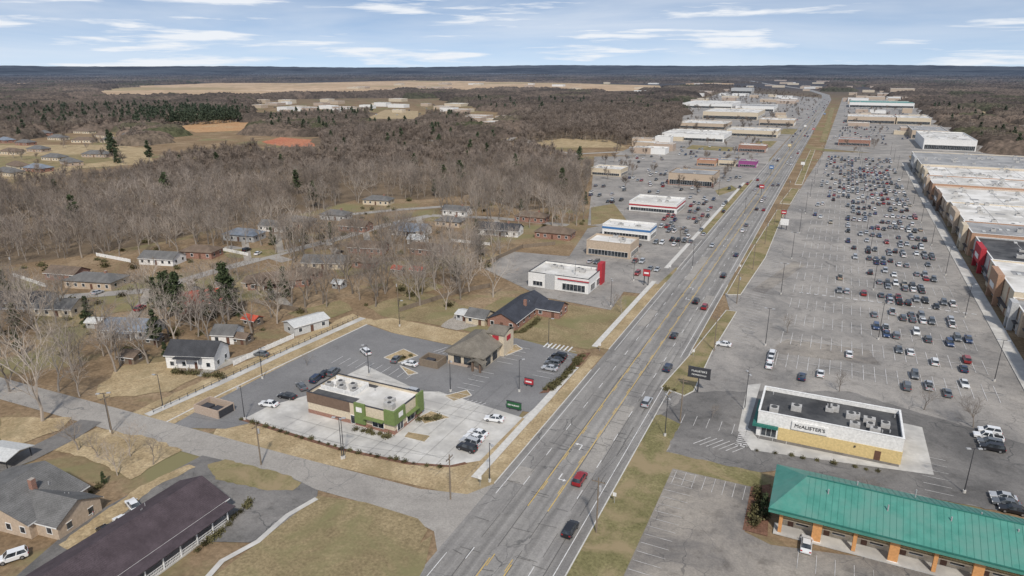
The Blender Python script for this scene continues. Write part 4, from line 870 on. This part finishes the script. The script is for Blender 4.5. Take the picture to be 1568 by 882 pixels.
HOLES=[GP([(250,222),(405,216),(408,187),(330,178),(255,188)]),GP([(392,240),(496,240),(490,209),(420,205)]),GP([(-80,292),(245,264),(232,222),(-80,215)]),GP([(545,196),(655,196),(650,166),(580,164)])]
def scatter(poly_,cell,szr,holes=None,hl=True):
    pw=GP(poly_);x0=min(p[0] for p in pw);x1=max(p[0] for p in pw);y0=min(p[1] for p in pw);y1=max(p[1] for p in pw);out=[]
    y=y0
    while y<y1:
        x=x0
        while x<x1:
            xx=x+U(-.5,.5)*cell;yy=y+U(-.5,.5)*cell
            if inpoly(xx,yy,pw) and free(xx,yy) and (holes is None or noise.noise((xx*.02,yy*.02,9))>holes) and not (hl and any(inpoly(xx,yy,q) for q in HOLES)): out.append((xx,yy,0,U(*szr),R()*6.28))
            x+=cell
        y+=cell
    return out
def wood(name,spots,meshes):
    random.shuffle(spots);k=len(meshes)
    for i,me in enumerate(meshes): instancer(name,me,spots[i::k])
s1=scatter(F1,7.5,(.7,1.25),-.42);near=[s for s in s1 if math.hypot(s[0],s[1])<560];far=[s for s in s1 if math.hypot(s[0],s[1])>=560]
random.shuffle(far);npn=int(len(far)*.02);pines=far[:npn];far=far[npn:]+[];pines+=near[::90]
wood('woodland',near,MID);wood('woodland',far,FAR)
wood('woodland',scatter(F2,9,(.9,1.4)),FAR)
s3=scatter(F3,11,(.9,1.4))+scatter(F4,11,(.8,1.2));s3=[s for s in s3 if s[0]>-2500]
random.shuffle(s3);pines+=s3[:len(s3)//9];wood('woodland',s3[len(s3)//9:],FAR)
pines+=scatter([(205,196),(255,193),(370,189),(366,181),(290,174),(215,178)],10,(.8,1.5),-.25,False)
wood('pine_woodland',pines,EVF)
fx=scatter([(940,300),(1110,300),(1262,150),(1110,130),(1000,200),(900,260)],24,(.5,.9),.0)+scatter([(1290,235),(1520,240),(1420,150),(1300,145)],36,(.5,.9),.05)+scatter([(-80,285),(240,260),(228,215),(-80,215)],26,(.5,1.0),.0,False)
wood('street_tree',fx,FAR[:2])
sh=[]
def line_sh(pts,step,s0=.8,s1=1.4):
    pw=[Vector(p) for p in GP(pts)]
    for a,b_ in zip(pw,pw[1:]):
        n=int((b_-a).length/step)
        for i in range(n):
            p=a+(b_-a)*(i+R()*.5)/n;sh.append((p.x+U(-.4,.4),p.y+U(-.4,.4),.1,U(s0,s1),R()*6))
line_sh([(370,643),(520,688),(630,711),(690,716)],2.2,.5,1);line_sh([(835,598),(862,580),(888,545)],1.2);line_sh([(845,600),(895,545)],1.5);line_sh([(545,658),(600,672)],1.3);line_sh([(1158,690),(1370,728)],3,.6,1);line_sh([(1160,750),(1155,810)],1.2,1,2);line_sh([(640,645),(680,640)],1.2);line_sh([(610,552),(630,545)],1.2);line_sh([(150,750),(60,790)],1.3,1,2);line_sh([(1015,598),(1050,604)],2)
line_sh([(262,570),(350,580)],1.5,1,1.8);line_sh([(320,540),(345,555)],1.4);line_sh([(750,512),(800,510),(825,490)],1.2,1,1.6);line_sh([(385,770),(300,850)],1.3,.8,1.3)
for s in scatter(NP,13,(1,2.8),.05): sh.append(s)
instancer('shrub',SHR,sh,'shrub_clump')
def canopy(name,seed):
    bm=bmesh.new();bmesh.ops.create_grid(bm,x_segments=26,y_segments=26,size=1)
    for v in bm.verts:
        r=math.hypot(v.co.x,v.co.y);e=max(0,1-(r/(.8+.2*noise.noise((v.co.x*2,v.co.y*2,seed))))**6)
        n_=abs(noise.noise((v.co.x*9+seed,v.co.y*9,seed)))*.8+abs(noise.noise((v.co.x*19,v.co.y*19+seed,2)))*.6
        v.co.z=(.20+.12*n_)*e-.01+.02*(R()-.5)
    me=bpy.data.meshes.new(name);bm.to_mesh(me);bm.free();me.materials.append(M['canopy']);return me
m,nt,N,L,b=newmat('distant_canopy');g_=N.new("ShaderNodeNewGeometry");oi=N.new("ShaderNodeObjectInfo")
f=noi(N,L,g_.outputs['Position'],.12,6,.8);r=ramp(N,[(.35,(.055,.048,.042)),(.62,(.16,.13,.11))]);L.new(f,r.inputs[0]);r2=ramp(N,[(0,(.6,.61,.6)),(.8,(1.15,1.1,1.05)),(1,(.5,.65,.45))]);L.new(oi.outputs['Random'],r2.inputs[0])
cc=mixc(N,L,1.0,r.outputs[0],r2.outputs[0],'MULTIPLY')
fl=noi(N,L,g_.outputs['Position'],.0011,5,.7);rl=ramp(N,[(.38,(.62,.64,.68)),(.62,(1.35,1.3,1.22))]);L.new(fl,rl.inputs[0])
hz=mixc(N,L,distf(N,L,g_.outputs['Position'],800,8500,.88),cc,(.075,.098,.138))  # bluish distance haze mixed into the canopy colour
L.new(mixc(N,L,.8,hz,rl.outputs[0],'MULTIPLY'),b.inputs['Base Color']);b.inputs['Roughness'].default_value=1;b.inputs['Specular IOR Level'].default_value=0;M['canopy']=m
CAN=[canopy('canopy_mesh',s) for s in(1.3,5.1,9.7)]
FW=[GP(f) for f in FIELDS]+HOLES+[GP([(1000,250),(1180,245),(1290,125),(1180,122),(1040,150)]),GP([(1255,240),(1500,262),(1500,225),(1430,170),(1340,130),(1285,135)]),GP([(1430,152),(1640,250),(1760,290),(1760,240),(1560,186),(1440,142)]),GP([(370,182),(700,182),(770,200),(780,180),(700,150),(540,150),(390,154)]),GP([(520,141),(780,138),(990,148),(1000,136),(520,136)]),GP(F1),GP(F2)]
sp=[]
for (d0,d1,cell) in ((850,1700,42),(1700,3500,80),(3500,11000,190)):
    d_=d0
    while d_<d1:
        nn=int(math.radians(84)*d_/(cell*.8))
        for i in range(nn):
            a=A+math.radians(42)-math.radians(84)*(i+R())/nn;dd=d_+U(-.5,.5)*cell;x=-math.sin(a)*dd;y=math.cos(a)*dd
            if any(inpoly(x,y,q) for q in FW): continue
            if abs(x-(XC-max(0,(y-2350))*.2))<cell*.6+20 and y<4500: continue
            if dd<2600 and not free(x,y,20): continue
            if x<100 and noise.noise((x*.0011,y*.0011,7.7))<-.34: continue
            s=cell*U(.75,1.15);sp.append((x,y,(-0.5 if s<70 else -(s*.30-17)),s,R()*6.28))
        d_+=cell*.7
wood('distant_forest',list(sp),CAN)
tr_=[]
for (x,y,z,s,a) in sp:
    if math.hypot(x,y)<1900:
        for k in range(4):
            q=(x+U(-.5,.5)*s*1.2,y+U(-.5,.5)*s*1.2)
            if not any(inpoly(*q,h_) for h_ in HOLES): tr_.append((*q,0,U(.8,1.3),R()*6.28))
random.shuffle(tr_);wood('woodland',tr_[len(tr_)//14:],FAR);wood('pine_woodland',tr_[:len(tr_)//14],EVF)
def hills(dist,hm,seed,name):
    mb=MB();n=420
    for i in range(n+1):
        a=A+math.radians(48)-math.radians(96)*i/n
        hgt=hm*(.85+.35*max(-.8,noise.noise((i*.018,seed,0)))+.05*noise.noise((i*.3,seed,1))+.03*R())
        for (dd,zz) in ((dist*.86,-2),(dist*.93,hgt*.55),(dist,hgt),(dist*1.15,-5)): mb.v.append((-math.sin(a)*dd,math.cos(a)*dd,zz))
    for i in range(n):
        for k in range(3):
            q=i*4+k;mb.f.append((q,q+4,q+5,q+1))
    meshobj(name,mb,M['canopy'],smooth=True)
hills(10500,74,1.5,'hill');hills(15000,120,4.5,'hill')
# ---------------------------------------------------------------- sky & light
sd=Vector((.50,-.80,0)).normalized();el=math.radians(46)
wd=bpy.data.worlds.new("World");bpy.context.scene.world=wd;wd.use_nodes=True;nt=wd.node_tree;N=nt.nodes;L=nt.links;bg=N['Background']
sky=N.new("ShaderNodeTexSky");sky.sky_type='NISHITA';sky.sun_disc=False;sky.sun_elevation=el;sky.sun_rotation=math.atan2(sd.x,sd.y);sky.air_density=1.0;sky.dust_density=.5;sky.ozone_density=1.5;sky.altitude=100
tc=N.new("ShaderNodeTexCoord");ad=N.new("ShaderNodeVectorMath");ad.operation='MULTIPLY_ADD';ad.inputs[1].default_value=(1,1,2.2);ad.inputs[2].default_value=(0,0,.17);L.new(tc.outputs['Generated'],ad.inputs[0])
nm=N.new("ShaderNodeVectorMath");nm.operation='NORMALIZE';L.new(ad.outputs[0],nm.inputs[0]);L.new(nm.outputs[0],sky.inputs[0])
sx=N.new("ShaderNodeSeparateXYZ");L.new(tc.outputs['Generated'],sx.inputs[0])
rz=ramp(N,[(0,(.58,.58,.58)),(.045,(.30,.30,.30)),(.12,(.12,.12,.12)),(.4,(.08,.08,.08))]);L.new(sx.outputs[2],rz.inputs[0])
base=mixc(N,L,rz.outputs[0],sky.outputs[0],(5.2,6.0,6.9))
mz=N.new("ShaderNodeVectorMath");mz.operation='MULTIPLY';mz.inputs[1].default_value=(5.5,5.5,70);L.new(tc.outputs['Generated'],mz.inputs[0])
f=noi(N,L,mz.outputs[0],1.0,8,.58,.25);r=ramp(N,[(.51,(0,0,0)),(.63,(.95,.95,.95))]);L.new(f,r.inputs[0])
m2=N.new("ShaderNodeVectorMath");m2.operation='MULTIPLY';m2.inputs[1].default_value=(2,2,16);L.new(tc.outputs['Generated'],m2.inputs[0])
f2=noi(N,L,m2.outputs[0],1.0,5,.6,.4);r2=ramp(N,[(.40,(0,0,0)),(.74,(.5,.5,.5))]);L.new(f2,r2.inputs[0])
mx=mixc(N,L,1.0,r.outputs[0],r2.outputs[0],'LIGHTEN')
c_=mixc(N,L,mx,base,(6.5,6.75,7.1));L.new(c_,bg.inputs[0]);bg.inputs[1].default_value=.134
su=bpy.data.lights.new('sun','SUN');su.energy=3.5;su.angle=math.radians(4);su.color=(1,.94,.86);so=bpy.data.objects.new('sun',su);col.objects.link(so)
dirv=-Vector((sd.x*math.cos(el),sd.y*math.cos(el),math.sin(el)));so.rotation_euler=dirv.to_track_quat('-Z','Y').to_euler()
cd=bpy.data.cameras.new("camera");cd.lens=36*1045/1568;cd.sensor_width=36;cd.clip_end=90000;cd.clip_start=1
cam=bpy.data.objects.new("camera",cd);col.objects.link(cam);cam.location=(0,0,H);cam.rotation_euler=(math.pi/2-P,0,A);sc=bpy.context.scene;sc.camera=cam
sc.view_settings.view_transform='Standard';sc.view_settings.look='None';sc.view_settings.exposure=0
